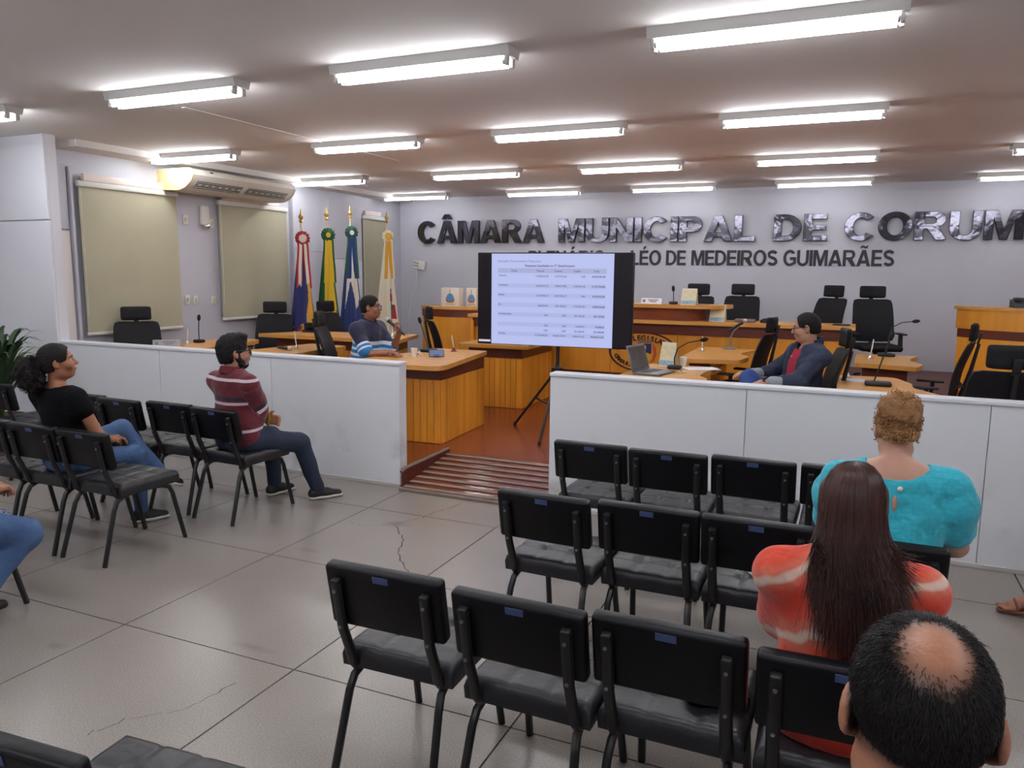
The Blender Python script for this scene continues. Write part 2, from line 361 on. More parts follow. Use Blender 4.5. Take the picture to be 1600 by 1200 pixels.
rowname = {0: 'row above the audience chairs, behind the view', 1: 'row nearest the viewer', 2: 'second row from the viewer', 3: 'third row from the viewer', 4: 'far row along the back wall'}
colname = ('first from the window side', 'second from the window side', 'third from the window side', 'fourth from the window side', 'fifth from the window side')
lp = None
for j, y in enumerate(LY):
    for i, x in enumerate(LX):
        lab = 'white twin tube ceiling light, %s, %s' % (colname[i], rowname[j])
        if j == 0: lab = 'white twin tube ceiling light behind the view, %s' % colname[i]
        yy_ = y; x = x + (.06 if i == 0 and j > 1 else 0)
        if lp is None:
            lp = light_proto(); lp.location = (x, yy_, CEIL); lp['label'] = lab; lp['group'] = 'fluorescent ceiling lights'
        else:
            q = dup(lp, (x, yy_, CEIL), 0, lab, 'fluorescent ceiling lights')
            if j == 4:                                              # far row tubes dimmed so the back wall renders less bright
                for c in q.children:
                    if c.name.startswith('tube'): c.data = DIMMED or c.data.copy(); DIMMED = c.data; DIMMED.materials[0] = TUBE2
for i, x in enumerate(LX): dup(lp, (x, -.6, CEIL), 0, 'white twin tube ceiling light near the rear wall, %s' % colname[i], 'fluorescent ceiling lights')

# ------------------------------------------------------------------ lettering on the back wall
CHROME = pm('polished_letter_metal', (86, 84, 92), .1, 1.0, bump=(3, .35))
LETT = pm('black_letter_vinyl', (38, 36, 42), .5)
# heavy sans capitals drawn as outlines (cap height 1); each glyph is a list of closed contours and its width
def glyph(ch, s=.25, hs=.2):
    base = {'Â': 'A', 'Á': 'A', 'Ã': 'A', 'É': 'E'}.get(ch, ch)
    rc = lambda x0, y0, x1, y1: [(x0, y0), (x1, y0), (x1, y1), (x0, y1)]
    el = lambda cx, cy, a, b, w0, w1, n=26: [(cx + a * math.cos(R(w0 + (w1 - w0) * k / n)), cy + b * math.sin(R(w0 + (w1 - w0) * k / n))) for k in range(n + 1)]
    def bowl(x0, y0, y1, w, st=0):       # half round bowl outline from the stem
        m = (y0 + y1) / 2; h = (y1 - y0) / 2; r = min(h, w * .6)
        return [(x0, y0)] + el(x0 + w - r, m, r, h, -90, 90, 16) + [(x0, y1)]
    if base == 'I': c = [rc(0, 0, s, 1)]; w = s
    elif base == 'L': w = .66; c = [[(0, 0), (w, 0), (w, hs), (s, hs), (s, 1), (0, 1)]]
    elif base == 'E': w = .7; m = hs * .45; c = [[(0, 0), (w, 0), (w, hs), (s, hs), (s, .5 - m), (w - .05, .5 - m), (w - .05, .5 + m), (s, .5 + m), (s, 1 - hs), (w - .02, 1 - hs), (w - .02, 1), (0, 1)]]
    elif base == 'M': w = .98; t = s * .92; c = [[(0, 0), (t, 0), (t, .68), (w / 2 - .1, 0), (w / 2 + .1, 0), (w - t, .68), (w - t, 0), (w, 0), (w, 1), (w - s * 1.3, 1), (w / 2, .36), (s * 1.3, 1), (0, 1)]]
    elif base == 'N': w = .83; c = [[(0, 0), (s * .95, 0), (s * .95, .58), (w - s, 0), (w, 0), (w, 1), (w - s * .95, 1), (w - s * .95, .42), (s, 1), (0, 1)]]
    elif base == 'U': w = .83; c = [[(0, 1), (0, .36)] + el(w / 2, .36, w / 2, .38, 180, 360, 18) + [(w, 1), (w - s, 1), (w - s, .36)] + el(w / 2, .36, w / 2 - s, .2, 360, 180, 14) + [(s, 1)]]
    elif base == 'A': w = .93; q = s * .58; c = [[(0, 0), (s * 1.08, 0), (s * 1.08 + .055, .17), (w - s * 1.08 - .055, .17), (w - s * 1.08, 0), (w, 0), (w / 2 + q, 1), (w / 2 - q, 1)], [(w / 2 - .125, .35), (w / 2 + .125, .35), (w / 2, .73)]]
    elif base == 'D': w = .83; c = [bowl(0, 0, 1, w), bowl(s, hs, 1 - hs, w - 2 * s)]
    elif base == 'P': w = .76; c = [[(0, 0), (s, 0), (s, .37)] + bowl(s, .37, 1, w - s)[1:-1] + [(0, 1)], bowl(s, .37 + hs * .9, 1 - hs * .95, w - 2 * s)]
    elif base == 'R': w = .86; c = [[(0, 0), (s, 0), (s, .4), (s + .08, .4), (w - s * 1.15, 0), (w, 0), (w - .2, .41)] + el(w - .34, .715, .29, .285, -62, 90, 14) + [(0, 1)], bowl(s, .4 + hs * .85, 1 - hs * .95, w - 2 * s - .04)]
    elif base == 'B': w = .82; c = [[(0, 0)] + el(w - .3, .29, .3, .29, -90, 62, 12) + el(w - .32, .745, .27, .255, -52, 90, 12) + [(0, 1)], bowl(s, hs * .95, .41, w - 2 * s), bowl(s, .41 + hs * .85, 1 - hs * .95, w - 2 * s - .04)]
    elif base == 'O': w = .93; c = [el(w / 2, .5, w / 2, .52, 0, 360, 40)[:-1], el(w / 2, .5, w / 2 - s, .52 - hs, 0, 360, 36)[:-1]]
    elif base in 'CG':
        w = .88; o = el(.46, .5, .46, .52, 40, 322, 36); i = el(.46, .5, .46 - s, .52 - hs, 318, 44, 30)
        if base == 'C': c = [o + i]
        else:
            o = el(.46, .5, .46, .52, 38, 296, 34); i = el(.46, .5, .46 - s, .52 - hs, 290, 46, 28); w = .92; c = [o + [(w, .12), (w, .56), (.47, .56), (.47, .37), (w - s, .37), (w - s, .24)] + i]
    elif base == 'S':
        w = .76; P = el(.38, .735, .25, .175, 20, 250, 20) + el(.38, .275, .255, .175, 75, -165, 20)[0:]
        P = el(.375, .74, .26, .165, 15, 180, 12) + [(.15, .62), (.26, .545), (.4, .5), (.53, .455)] + el(.385, .265, .26, .17, 20, -165, 14); L = []; Rr = []
        for k in range(len(P)):
            a = P[max(k - 1, 0)]; b = P[min(k + 1, len(P) - 1)]; d = math.hypot(b[0] - a[0], b[1] - a[1]) + 1e-9; nx, ny = -(b[1] - a[1]) / d, (b[0] - a[0]) / d; t = hs * .55
            L.append((P[k][0] + nx * t, P[k][1] + ny * t)); Rr.append((P[k][0] - nx * t, P[k][1] - ny * t))
        c = [L + Rr[::-1]]
    elif base == '.': w = .2; c = [rc(0, 0, .2, .2)]
    else: w = .4; c = [rc(0, .4, w, .55)]
    m = w / 2
    if ch == 'Â': c.append([(m - .24, 1.08), (m - .09, 1.08), (m, 1.16), (m + .09, 1.08), (m + .24, 1.08), (m + .1, 1.3), (m - .1, 1.3)])
    if ch in 'ÁÉ': c.append([(m - .1, 1.08), (m + .03, 1.08), (m + .2, 1.28), (m - .02, 1.28)])
    if ch == 'Ã': c.append([(m - .26, 1.1), (m - .16, 1.1), (m - .1, 1.155), (m + .08, 1.08), (m + .2, 1.1), (m + .27, 1.26), (m + .16, 1.26), (m + .1, 1.2), (m - .08, 1.27), (m - .2, 1.25)])
    return c, w
def glyph_mesh(ch, sx, h, depth, s, hs, bev=0.):
    c, w = glyph(ch, s, hs); cu = bpy.data.curves.new('letter', 'CURVE'); cu.dimensions = '2D'; cu.fill_mode = 'BOTH'; cu.extrude = depth / 2 - bev; cu.bevel_depth = bev; cu.bevel_resolution = 1; cu.offset = -bev
    for P in c:
        sp = cu.splines.new('POLY'); sp.points.add(len(P) - 1); sp.use_cyclic_u = True
        for q, (x, y) in zip(sp.points, P): q.co = (x * sx, y * h, 0, 1)
    ob = bpy.data.objects.new('letter', cu); COL.objects.link(ob); bpy.context.view_layer.update()
    me = bpy.data.meshes.new_from_object(ob.evaluated_get(bpy.context.evaluated_depsgraph_get())); bpy.data.objects.remove(ob)
    return me, w * sx

def wall_sign(words, name, label, zb, h, depth, mat, s, hs, bev, gap=.05):
    """each letter its own mesh; words: (text, x0, x1)"""
    xa = words[0][1]; xb = words[-1][2]; t = thing(name, label, 'sign', ((xa + xb) / 2, WB, zb))
    for txt, x0, x1 in words:
        tot = sum(glyph(c, s, hs)[1] for c in txt) + gap * (len(txt) - 1); k = (x1 - x0) / tot; x = x0
        for c in txt:
            me, w = glyph_mesh(c, k, h, depth, s, hs, bev); me.materials.clear(); me.materials.append(mat)
            link('letter', me, t, (x - (xa + xb) / 2, -depth / 2 - .001, 0), (PI / 2, 0, 0)); x += w + gap * k
    return t
wall_sign((('CÂMARA', -7.2, -4.77), ('MUNICIPAL', -4.52, -1.4), ('DE', -1.14, -.4), ('CORUMBÁ', -.18, 2.86)), 'wall_lettering',
          'large polished dark metal letters CÂMARA MUNICIPAL DE CORUMBÁ on the back wall', 2.238, .385, .07, CHROME, .25, .2, .006)
wall_sign((('PLENÁRIO', -5.07, -3.72), ('LÉO', -3.3, -2.81), ('DE', -2.73, -2.42), ('MEDEIROS', -2.335, -1.06), ('GUIMARÃES', -.985, .5)), 'wall_lettering',
          'smaller flat black letters PLENÁRIO LÉO DE MEDEIROS GUIMARÃES under the metal lettering', 1.878, .23, .01, LETT, .21, .17, .0)
# ------------------------------------------------------------------ audience chairs (2 widths of black vinyl pads on steel tube)
VIN = pm('black_vinyl', (13, 12, 16), .4, bump=(60, .05), spec=.28)
SEATV = pm('seat_vinyl', (32, 31, 35), .38, spec=.5, bump=(16, .18))
BLK = pm('black_steel', (20, 19, 21), .38, spec=.6); BLKP = pm('black_plastic', (22, 21, 24), .5)
SCREW = pm('screw_metal', (150, 148, 145), .35, .8); STICK = pm('sticker_blue', (62, 80, 122), .5); STICKW = pm('sticker_print', (150, 160, 185), .5)
def tuft_seat():
    """cushion with two by two stitched squares and a sunken button"""
    mb = MB(); n = 30; vs = []; w, d, h = .43, .43, .078
    def top(u, v):
        e = min(u, 1 - u, v, 1 - v); z = h * (1 - max(0, (.06 - e) / .06) ** 2 * .35)
        for g in (1 / 3, 2 / 3):
            z -= .009 * math.exp(-((u - g) / .016) ** 2) + .009 * math.exp(-((v - g) / .016) ** 2)
        for gu in (1 / 3, 2 / 3):
            for gv in (1 / 3, 2 / 3): z -= .012 * math.exp(-((u - gu) ** 2 + (v - gv) ** 2) / .002)
        return z + .006 * math.sin(u * PI) * math.sin(v * PI)
    us = [0, .015, .04] + [.04 + .92 * i / n for i in range(1, n)] + [.96, .985, 1]; m = len(us)
    for v in us:
        for u in us: vs.append(((u - .5) * w, .07 + v * d, .395 + top(u, v) * (1 if 0 < u < 1 and 0 < v < 1 else .78)))
    fs = [(j * m + i, j * m + i + 1, (j + 1) * m + i + 1, (j + 1) * m + i) for j in range(m - 1) for i in range(m - 1)]
    ring = [i for i in range(m)] + [j * m + m - 1 for j in range(1, m)] + [(m - 1) * m + i for i in range(m - 2, -1, -1)] + [j * m for j in range(m - 2, 0, -1)]
    o = len(vs); vs += [(vs[i][0] * .985, .285 + (vs[i][1] - .285) * .985, .395) for i in ring]; L = len(ring)
    fs += [(ring[k], o + k, o + (k + 1) % L, ring[(k + 1) % L]) for k in range(L)] + [tuple(o + k for k in range(L - 1, -1, -1))]
    return mb.add(vs, fs)
def make_chair(label, group):
    t = thing('audience_chair', label, 'chair', group=group)
    tuft_seat().build('seat', SEATV, t, ang=60)
    Mb = Matrix.Translation((0, .022, .685)) @ Matrix.Rotation(.19, 4, 'X')
    b = MB().rbox((0, 0, 0), (.43, .05, .225), .014, 3, M=Mb).build('backrest', VIN, t)
    MB().rbox((-.0, -.0262, .088), (.058, .002, .024), .0008, 1, M=Mb).build('maker_label', STICK, b)
    for x in (-.165, .165):
        P = [(x, .0, .745), (x, .03, .58), (x, .045, .48), (x * 1.0, .065, .405), (x, .1, .385), (x, .2, .38)]
        p = MB().tube([Mb @ Vector((x, -.036, .06)), Mb @ Vector((x, -.036, -.115)), (x, .048, .47), (x, .062, .42), (x, .085, .392), (x, .14, .384)], [.0155] * 6, 8, flat=1.2).build('back_post', BLK, t)
        MB().rbox((x, -.036, .064), (.03, .03, .02), .006, M=Mb).build('end_cap', BLKP, p)
        for z in (.035, -.102): MB().cyl(Mb @ Vector((x, -.049, z)), Mb @ Vector((x, -.056, z)), .0058, n=8).build('screw', SCREW, p)
        sx = 1 if x > 0 else -1
        MB().tube([(x - sx * .02, .16, .383), (x, .12, .383), (x + sx * .004, .075, .365), (x + sx * .008, .05, .32), (x + sx * .022, -.045, .012), (x + sx * .022, -.047, 0)], .0145, 8).build('leg', BLK, t)
        MB().tube([(x - sx * .02, .37, .383), (x, .41, .383), (x + sx * .004, .455, .365), (x + sx * .008, .475, .32), (x + sx * .02, .545, .012), (x + sx * .02, .547, 0)], .0145, 8).build('leg', BLK, t)
    MB().box((0, .14, .388), (.34, .03, .014)).box((0, .39, .388), (.34, .03, .014)).build('seat_support', BLK, t, False)
    return t
AC = None
def chair(x, y, rz, label, group):
    global AC
    if AC is None: AC = make_chair(label, group); AC.location = (x, y, 0); AC.rotation_euler = (0, 0, rz); return AC
    return dup(AC, (x, y, 0), rz, label, group)
GR, GL = 'black chairs in the right block', 'black chairs in the left block'
R = math.radians
for args in (
    (-1.325, 2.0, R(1), 'leftmost black chair of the nearest full row in the right block', GR),
    (-.845, 1.975, R(-1), 'black chair in the nearest full row, left of the chair holding the dark pouch', GR),
    (-.405, 2.0, R(0), 'black chair left of the woman in orange, dark pouch on its seat', GR),
    (.05, 1.97, R(1.5), 'black chair under the woman in the orange shirt', GR),
    (-1.175, 3.02, R(-2), 'black chair in the middle row of the right block, worn corner on its back', GR),
    (-.72, 3.05, R(0), 'black chair in the middle row, next to the chair with the spiral notebook', GR),
    (-.285, 3.05, R(0), 'black chair in the middle row with a spiral notebook on its seat', GR),
    (.16, 3.0, R(1), 'black chair under the woman in the turquoise blouse', GR),
    (-1.305, 4.08, R(0), 'leftmost black chair of the row against the right partition', GR),
    (-.862, 4.06, R(0), 'black chair against the right partition, second from the ramp', GR),
    (-.42, 4.1, R(-1), 'black chair against the right partition, third from the ramp', GR),
    (.03, 4.12, R(0), 'black chair against the right partition, half hidden by the turquoise blouse', GR),
    (-1.53, .91, R(4), 'black chair at the bottom left corner, only its back top in view', GR),
    (-.86, .98, R(0), 'black chair at the bottom edge, only a back corner in view', GR),
    (.13, .78, R(0), 'black chair under the man with the bald spot', GR),
    (-3.99, 3.96, R(-3), 'black chair under the man in the maroon shirt', GL),
    (-4.45, 4.0, R(0), 'empty black chair directly left of the man in the maroon shirt', GL),
    (-4.9, 3.95, R(-1), 'empty black chair beyond the knees of the woman in black', GL),
    (-5.33, 4.0, R(2), 'black chair by the left partition, half hidden by the shoulder of the woman in black', GL),
    (-6.47, 4.05, R(0), 'black chair at the left picture edge below the plant', GL),
    (-4.12, 3.06, R(-1), 'empty black chair at the near end of the row of the woman in black', GL),
    (-4.565, 3.06, R(0), 'black chair under the woman in the black top', GL),
    (-5.0, 3.07, R(0), 'black chair left of the woman in black, cut by the left picture edge', GL),
    (-4.06, 1.95, R(0), 'black chair under the person in ripped jeans at the left picture edge', GL),
    (1.66, 4.45, R(75), 'black chair under the person in sandals beyond the right picture edge', GR)):
    chair(*args)

# ------------------------------------------------------------------ office chairs
MESHM = pm('office_mesh_black', (13, 12, 15), .6, spec=.3, var=(90, (20, 18, 22)), bump=(160, .2)); FABR = pm('office_fabric_black', (12, 11, 14), .6, spec=.35, bump=(90, .1))
CHR = pm('chrome', (220, 220, 220), .15, 1.0)
def slab(w, h, th, cur, ny=9, nx=9, r=.9, taper=.0, lum=0):
    """curved pad standing in XZ, hollow side to +Y"""
    vs = []; fs = []
    for s_ in (0, 1):
        for j in range(ny):
            for i in range(nx):
                u = -1 + 2 * i / (nx - 1); v = -1 + 2 * j / (ny - 1); e = max(abs(u), abs(v)) ** 6
                ww = w / 2 * (1 - taper * v * .5)
                sq = 1 - .06 * (abs(u) ** 8) * (abs(v) ** 8)
                y = cur * u * u + lum * math.cos(v * 1.6) + (1 if s_ else -1) * th / 2 * (1 - .55 * e)
                vs.append((u * ww * sq, y, v * h / 2 * sq))
    n = nx * ny
    for j in range(ny - 1):
        for i in range(nx - 1):
            a = j * nx + i; fs += [(a, a + 1, a + nx + 1, a + nx), (n + a, n + a + nx, n + a + nx + 1, n + a + 1)]
    ring = [i for i in range(nx)] + [j * nx + nx - 1 for j in range(1, ny)] + [(ny - 1) * nx + i for i in range(nx - 2, -1, -1)] + [j * nx for j in range(ny - 2, 0, -1)]
    fs += [(ring[(k + 1) % len(ring)], ring[k], n + ring[k], n + ring[(k + 1) % len(ring)]) for k in range(len(ring))]
    return vs, fs
def make_office(label, cat='chair', rec=.2):
    t = thing('office_chair', label, cat, group='black office chairs with headrests')
    MB().rbox((0, .02, .49), (.49, .48, .085), .035, 3).build('seat', FABR, t)
    Mb = Matrix.Translation((0, -.205, .56)) @ Matrix.Rotation(rec, 4, 'X')
    vs, fs = slab(.49, .6, .035, .035, taper=.1, lum=.03)
    bk = MB().add(vs, fs, M=Mb @ Matrix.Translation((0, 0, .285))).build('backrest', MESHM, t, ang=60)
    MB().tube([Mb @ Vector(p) for p in ((-.2, .015, .13), (0, -.028, .13), (.2, .015, .13))], .014, 6).tube([Mb @ Vector((0, -.035, -.04)), Mb @ Vector((0, -.045, .3)), Mb @ Vector((0, -.035, .58))], [.022, .018, .014], 8).build('back_spine', BLKP, bk)
    vs, fs = slab(.31, .17, .045, .03)
    hd = MB().add(vs, fs, M=Mb @ Matrix.Translation((0, .02, .69 - .006)) @ Matrix.Rotation(-.15, 4, 'X')).build('headrest', FABR, t, ang=60)
    MB().rbox((0, -.025, .63), (.05, .02, .12), .006, M=Mb).build('headrest_bracket', BLKP, hd)
    for x in (-.275, .275):
        a = MB().tube([(x * .86, .02, .47), (x, .02, .5), (x, .01, .66)], [.016, .02, .018], 8, flat=1.5).build('armrest', BLKP, t)
        MB().rbox((x, .03, .675), (.075, .24, .025), .011).build('arm_pad', BLKP, a)
    MB().cyl((0, 0, .12), (0, 0, .45), .028).cyl((0, 0, .42), (0, 0, .455), .1, .12, 14).build('gas_column', BLK, t)
    b = MB()
    for k in range(5):
        w = 2 * PI * k / 5 + .3; b.tube([(0, 0, .12), (.29 * math.cos(w), .29 * math.sin(w), .075)], [.03, .018], 6)
    b.build('star_base', BLKP, t)
    for k in range(5):
        w = 2 * PI * k / 5 + .3; c = (.29 * math.cos(w), .29 * math.sin(w)); MB().cyl((c[0] - .02 * math.sin(w), c[1] + .02 * math.cos(w), .03), (c[0] + .02 * math.sin(w), c[1] - .02 * math.cos(w), .03), .03, n=10).build('caster', BLKP, t)
    return t
OC = None
def office(x, y, z, rz, label, sc=1.0):
    global OC
    if OC is None: OC = make_office(label); o = OC; o.location = (x, y, z); o.rotation_euler = (0, 0, R(rz))
    else: o = dup(OC, (x, y, z), R(rz), label)
    if sc != 1: o.scale = (1, 1, sc)
    return o
DZ = .43
office(-7.1, 6.03, ZS, -128, 'black office chair rising above the left partition beside the return wall', .9)
office(-6.95, 7.95, ZS, -152, 'black office chair in front of the second blind')
office(-4.8, 6.67, ZS, -66, 'black office chair under the man with the microphone')
office(-6.4, 8.72, ZS, -100, 'black office chair in front of the red rosette flag')
office(-4.45, 8.35, ZS, -52, 'black office chair with leaning back, in front of the left tribune')
office(-5.12, 10.75, ZS, 175, 'black office chair between the emblem boxes and the television')
office(-1.98, 10.35, DZ, 168, 'black office chair behind the upper counter, its headrest the highest')
office(-1.4, 10.75, DZ, 178, 'black office chair behind the lower counter, facing the room', .9)
office(-.42, 10.7, DZ, 140, 'black office chair behind the lower counter, turned sideways above the denim jacket', .9)
office(.3, 10.55, DZ, 195, 'black office chair at the right end of the long curved table', .9)
office(-.33, 6.66, ZS, 100, 'black office chair under the man in the denim jacket')
office(-1.02, 8.2, ZS, 80, 'black office chair leaning back in profile, left of the denim jacket')
office(.9, 5.95, ZS, 10, 'large black office chair seen from behind at the right picture edge')
office(.72, 8.1, ZS, 80, 'black office chair in profile behind the large chair at the right')

# ------------------------------------------------------------------ desks
TOPW = stretched('desk_top_wood', (194, 134, 60), (214, 158, 84), (2.2, 16, 16), .34, .4, .08)
BODYW = stretched('desk_body_wood', (214, 138, 36), (232, 162, 56), (10, 10, 1.1), .36, .5, .1)
BANDW = stretched('desk_band_wood', (86, 36, 22), (108, 50, 30), (3, 3, 12), .38)
def rpoly(poly, r, n=5):
    out = []; m = len(poly)
    for i in range(m):
        p = Vector(poly[i]); a = Vector(poly[i - 1]); b = Vector(poly[(i + 1) % m]); ri = r[i] if isinstance(r, (list, tuple)) else r
        d1 = (a - p); d2 = (b - p); q = min(ri, d1.length * .45, d2.length * .45)
        if q < .004: out.append(tuple(p)); continue
        s = p + d1.normalized() * q; e = p + d2.normalized() * q
        for k in range(n + 1):
            t = k / n; out.append(tuple(s * (1 - t) ** 2 + p * 2 * t * (1 - t) + e * t * t))
    return out
def desk(name, label, group, top, body, zt, z0, slat_faces, rad=.06, band=.12, cat='desk', th=.042, sw=.07):
    cx = sum(p[0] for p in top) / len(top); cy = sum(p[1] for p in top) / len(top)
    t = thing(name, label, cat, (cx, cy, z0), 0, group); lo = lambda P: [(x - cx, y - cy) for x, y in P]
    H = zt - z0
    MB().prism(rpoly(lo(top), rad), H - th, H).build('desktop', TOPW, t, ang=50)
    bl = lo(body); bcx = sum(p[0] for p in bl) / len(bl); bcy = sum(p[1] for p in bl) / len(bl)
    MB().prism(bl, 0, H - th - band).build('body', BODYW, t, False)
    MB().prism([(bcx + (x - bcx) * 1.012, bcy + (y - bcy) * 1.012) for x, y in bl], H - th - band, H - th).build('band', BANDW, t, False)
    for (a, b) in slat_faces:
        a = Vector((a[0] - cx, a[1] - cy)); b = Vector((b[0] - cx, b[1] - cy)); L = (b - a).length; n = max(1, round(L / sw)); d = (b - a) / n; ang = math.atan2(d.y, d.x); nm = Vector((d.y, -d.x)).normalized()
        me = None; hh = H - th - band
        for k in range(n):
            c = a + d * (k + .5) + nm * .004
            if me is None:
                o = MB().rbox((0, 0, hh / 2), (L / n - .004, .014, hh - .004), .003, 1).build('slat', BODYW, t, False, loc=(c.x, c.y, .001), rot=(0, 0, ang)); me = o.data
            else: link('slat', me, t, (c.x, c.y, .001), (0, 0, ang))
    return t
GD = 'councillor desks'
desk('councillor_desk', 'honey wood desk the man with the microphone leans on', GD,
     [(-4.3, 5.9), (-3.3, 5.96), (-3.55, 7.42), (-4.28, 7.4), (-4.14, 6.95), (-4.3, 6.6)], [(-4.1, 6.2), (-3.45, 6.22), (-3.52, 7.26), (-4.1, 7.26)], .91, ZS,
     [((-3.45, 6.22), (-3.52, 7.26)), ((-4.1, 6.2), (-3.45, 6.22))], [.05, .16, .03, .1, .12, .1])
desk('councillor_desk', 'honey wood desk behind and below the television', GD,
     [(-4.3, 8.16), (-3.42, 8.2), (-3.44, 9.36), (-4.3, 9.36)], [(-4.2, 8.27), (-3.52, 8.3), (-3.55, 9.34), (-4.2, 9.34)], .9, ZS,
     [((-4.2, 8.27), (-3.52, 8.3)), ((-3.52, 8.3), (-3.55, 9.34))], .04)
desk('councillor_desk', 'honey wood desk at the left end, behind the partition, with a name plate', GD,
     [(-6.95, 5.9), (-6.22, 5.95), (-6.3, 6.6), (-6.45, 7.22), (-6.95, 7.22)], [(-6.85, 6.05), (-6.35, 6.05), (-6.5, 7.1), (-6.85, 7.1)], .92, ZS, [((-6.35, 6.05), (-6.5, 7.1))], .12)
desk('councillor_desk', 'honey wood desk left of the presenter with a lying microphone', GD,
     [(-5.76, 6.0), (-5.08, 6.0), (-5.1, 7.06), (-5.62, 7.1)], [(-5.65, 6.1), (-5.2, 6.1), (-5.2, 7.0), (-5.65, 7.0)], .92, ZS, [((-5.2, 6.1), (-5.2, 7.0))], .05)
desk('councillor_desk', 'long honey wood desk behind the presenter, running below the flags', GD,
     [(-6.7, 7.42), (-4.68, 7.42), (-4.92, 8.3), (-6.4, 8.06)], [(-6.5, 7.55), (-4.86, 7.55), (-5.0, 8.15), (-6.35, 7.98)], .97, ZS,
     [((-6.5, 7.55), (-4.86, 7.55)), ((-4.86, 7.55), (-5.0, 8.15))], .04)
desk('councillor_desk', 'honey wood desk with the open laptop', GD,
     [(-1.76, 5.75), (-1.04, 5.85), (-1.03, 6.3), (-1.13, 6.45), (-1.13, 6.75), (-1.05, 7.1), (-1.72, 7.12)], [(-1.68, 5.95), (-1.15, 5.95), (-1.2, 7.0), (-1.66, 7.0)], .91, ZS, [((-1.68, 5.95), (-1.15, 5.95)), ((-1.15, 5.95), (-1.2, 7.0))], .07)
desk('councillor_desk', 'honey wood desk with a round edged top, in front of the leaning office chair', GD,
     [(-1.56, 7.68), (-.98, 7.8), (-.93, 8.2), (-1.06, 8.45), (-1.04, 8.65), (-.94, 9.0), (-1.6, 9.1)], [(-1.48, 7.85), (-1.28, 7.9), (-1.28, 8.98), (-1.5, 8.98)], .91, ZS, [((-1.48, 7.85), (-1.28, 7.9)), ((-1.28, 7.9), (-1.28, 8.98))], .09)
desk('councillor_desk', 'honey wood desk by the back right, holding a gooseneck microphone with bent neck', GD,
     [(.05, 8.15), (.6, 8.0), (.66, 8.3), (.56, 8.6), (.58, 8.8), (.68, 9.14), (.07, 9.12)], [(.13, 8.28), (.52, 8.18), (.52, 9.0), (.13, 9.0)], .91, ZS, [((.13, 8.28), (.52, 8.18))], .07)
desk('councillor_desk', 'honey wood desk right of the denim jacket, cut off by the right partition', GD,
     [(-.06, 5.9), (.62, 5.9), (.64, 6.15), (.46, 6.5), (.47, 6.75), (.36, 7.1), (-.08, 7.06)], [(0, 6.05), (.42, 6.05), (.4, 6.95), (0, 6.95)], .91, ZS, [((0, 6.05), (.42, 6.05))], .08)

# platform and the long curved head table
dz = struct('floor_platform', MB().prism([(-4.6, 9.44), (2.9, 9.44), (2.9, 12.18), (-4.6, 12.18)], ZS, DZ), RISER)
ht = thing('head_table', 'long two level wooden head table with the oval emblem', 'table', (-2.4, 9.9, DZ)); ox, oy, oz = -2.4, 9.9, DZ
bow = lambda x: 9.5 - .05 * max(0, 1 - (x / 2.45) ** 2)
def bowed(y0, y1, z0, z1, xa, xb, n=24, th=None):
    P = [(xa + (xb - xa) * k / n) for k in range(n + 1)]
    return MB().prism([(x, bow(x) + y0 - oy) for x in P] + [(x, bow(x) + y1 - oy) for x in reversed(P)], z0 - oz, z1 - oz)
bowed(0, .62, 1.13, 1.172, -2.45, 2.45).build('lower_counter', TOPW, ht, ang=50)
bowed(.06, .1, 1.0, 1.13, -2.4, 2.4).build('band', BANDW, ht, ang=50)
for a, b in zip((-2.4, -1.4, -.4, .45, 1.43), (-1.4, -.4, .45, 1.43, 2.4)):
    bowed(.075, .11, DZ + .055, 1.0, a + .003, b - .003, 8).build('front_panel', BODYW, ht, ang=50)
bowed(.09, .13, DZ, DZ + .055, -2.4, 2.4).build('plinth', BANDW, ht, ang=50)
for x in (-2.39, 2.37): MB().box((x, -.13, .32), (.035, .5, .66)).build('end_panel', BODYW, ht, False)
def stadium(x0, x1, y0, y1, n=8):
    r = .34; P = [(x0, y1)]
    for k in range(n + 1): w = PI - PI / 2 * k / n; P.append((x0 + r + r * math.cos(PI + PI / 2 * k / n), y0 + r + r * math.sin(PI + PI / 2 * k / n)))
    for k in range(n + 1): P.append((x1 - r + r * math.sin(PI / 2 * k / n), y0 + r - r * math.cos(PI / 2 * k / n)))
    return P + [(x1, y1)]
MB().prism(stadium(-.92, 1.03, -.4, .12), 1.37 - .045 - oz, 1.37 - oz).build('upper_counter', TOPW, ht, ang=50)
MB().prism(stadium(-.82, .74, -.32, .1), 1.172 - oz, 1.325 - oz).build('upper_band', stretched('desk_upper_band', (120, 56, 26), (146, 74, 38), (3, 3, 12), .32, .5, .2), ht, ang=50)
# oval emblem on the middle panel
INK = pm('emblem_ink', (44, 24, 18), .5); EBLUE = pm('emblem_blue', (38, 48, 112), .5); EYEL = pm('emblem_yellow', (216, 176, 36), .5); ERED = pm('emblem_red', (196, 84, 44), .5); EGRY = pm('emblem_grey', (140, 112, 92), .5)
em = bpy.data.objects.new('emblem', None)
EX, EZ, EY = .02, .765 - oz, 9.45 + .072 - oy
mb = MB(); n = 56; vs = []; fs = []
for k in range(n):
    w = 2 * PI * k / n
    for (a, b) in ((.445, .255), (.42, .238)):
        for y in (0, -.004): vs.append((EX + a * math.cos(w), EY + y, EZ + b * math.sin(w)))
for k in range(n):
    o = 4 * k; q = 4 * ((k + 1) % n); fs += [(o + 1, o + 3, q + 3, q + 1), (o, q, q + 2, o + 2), (o, o + 1, q + 1, q), (o + 2, q + 2, q + 3, o + 3)]
emb = mb.add(vs, fs).build('emblem_ring', INK, ht, False)
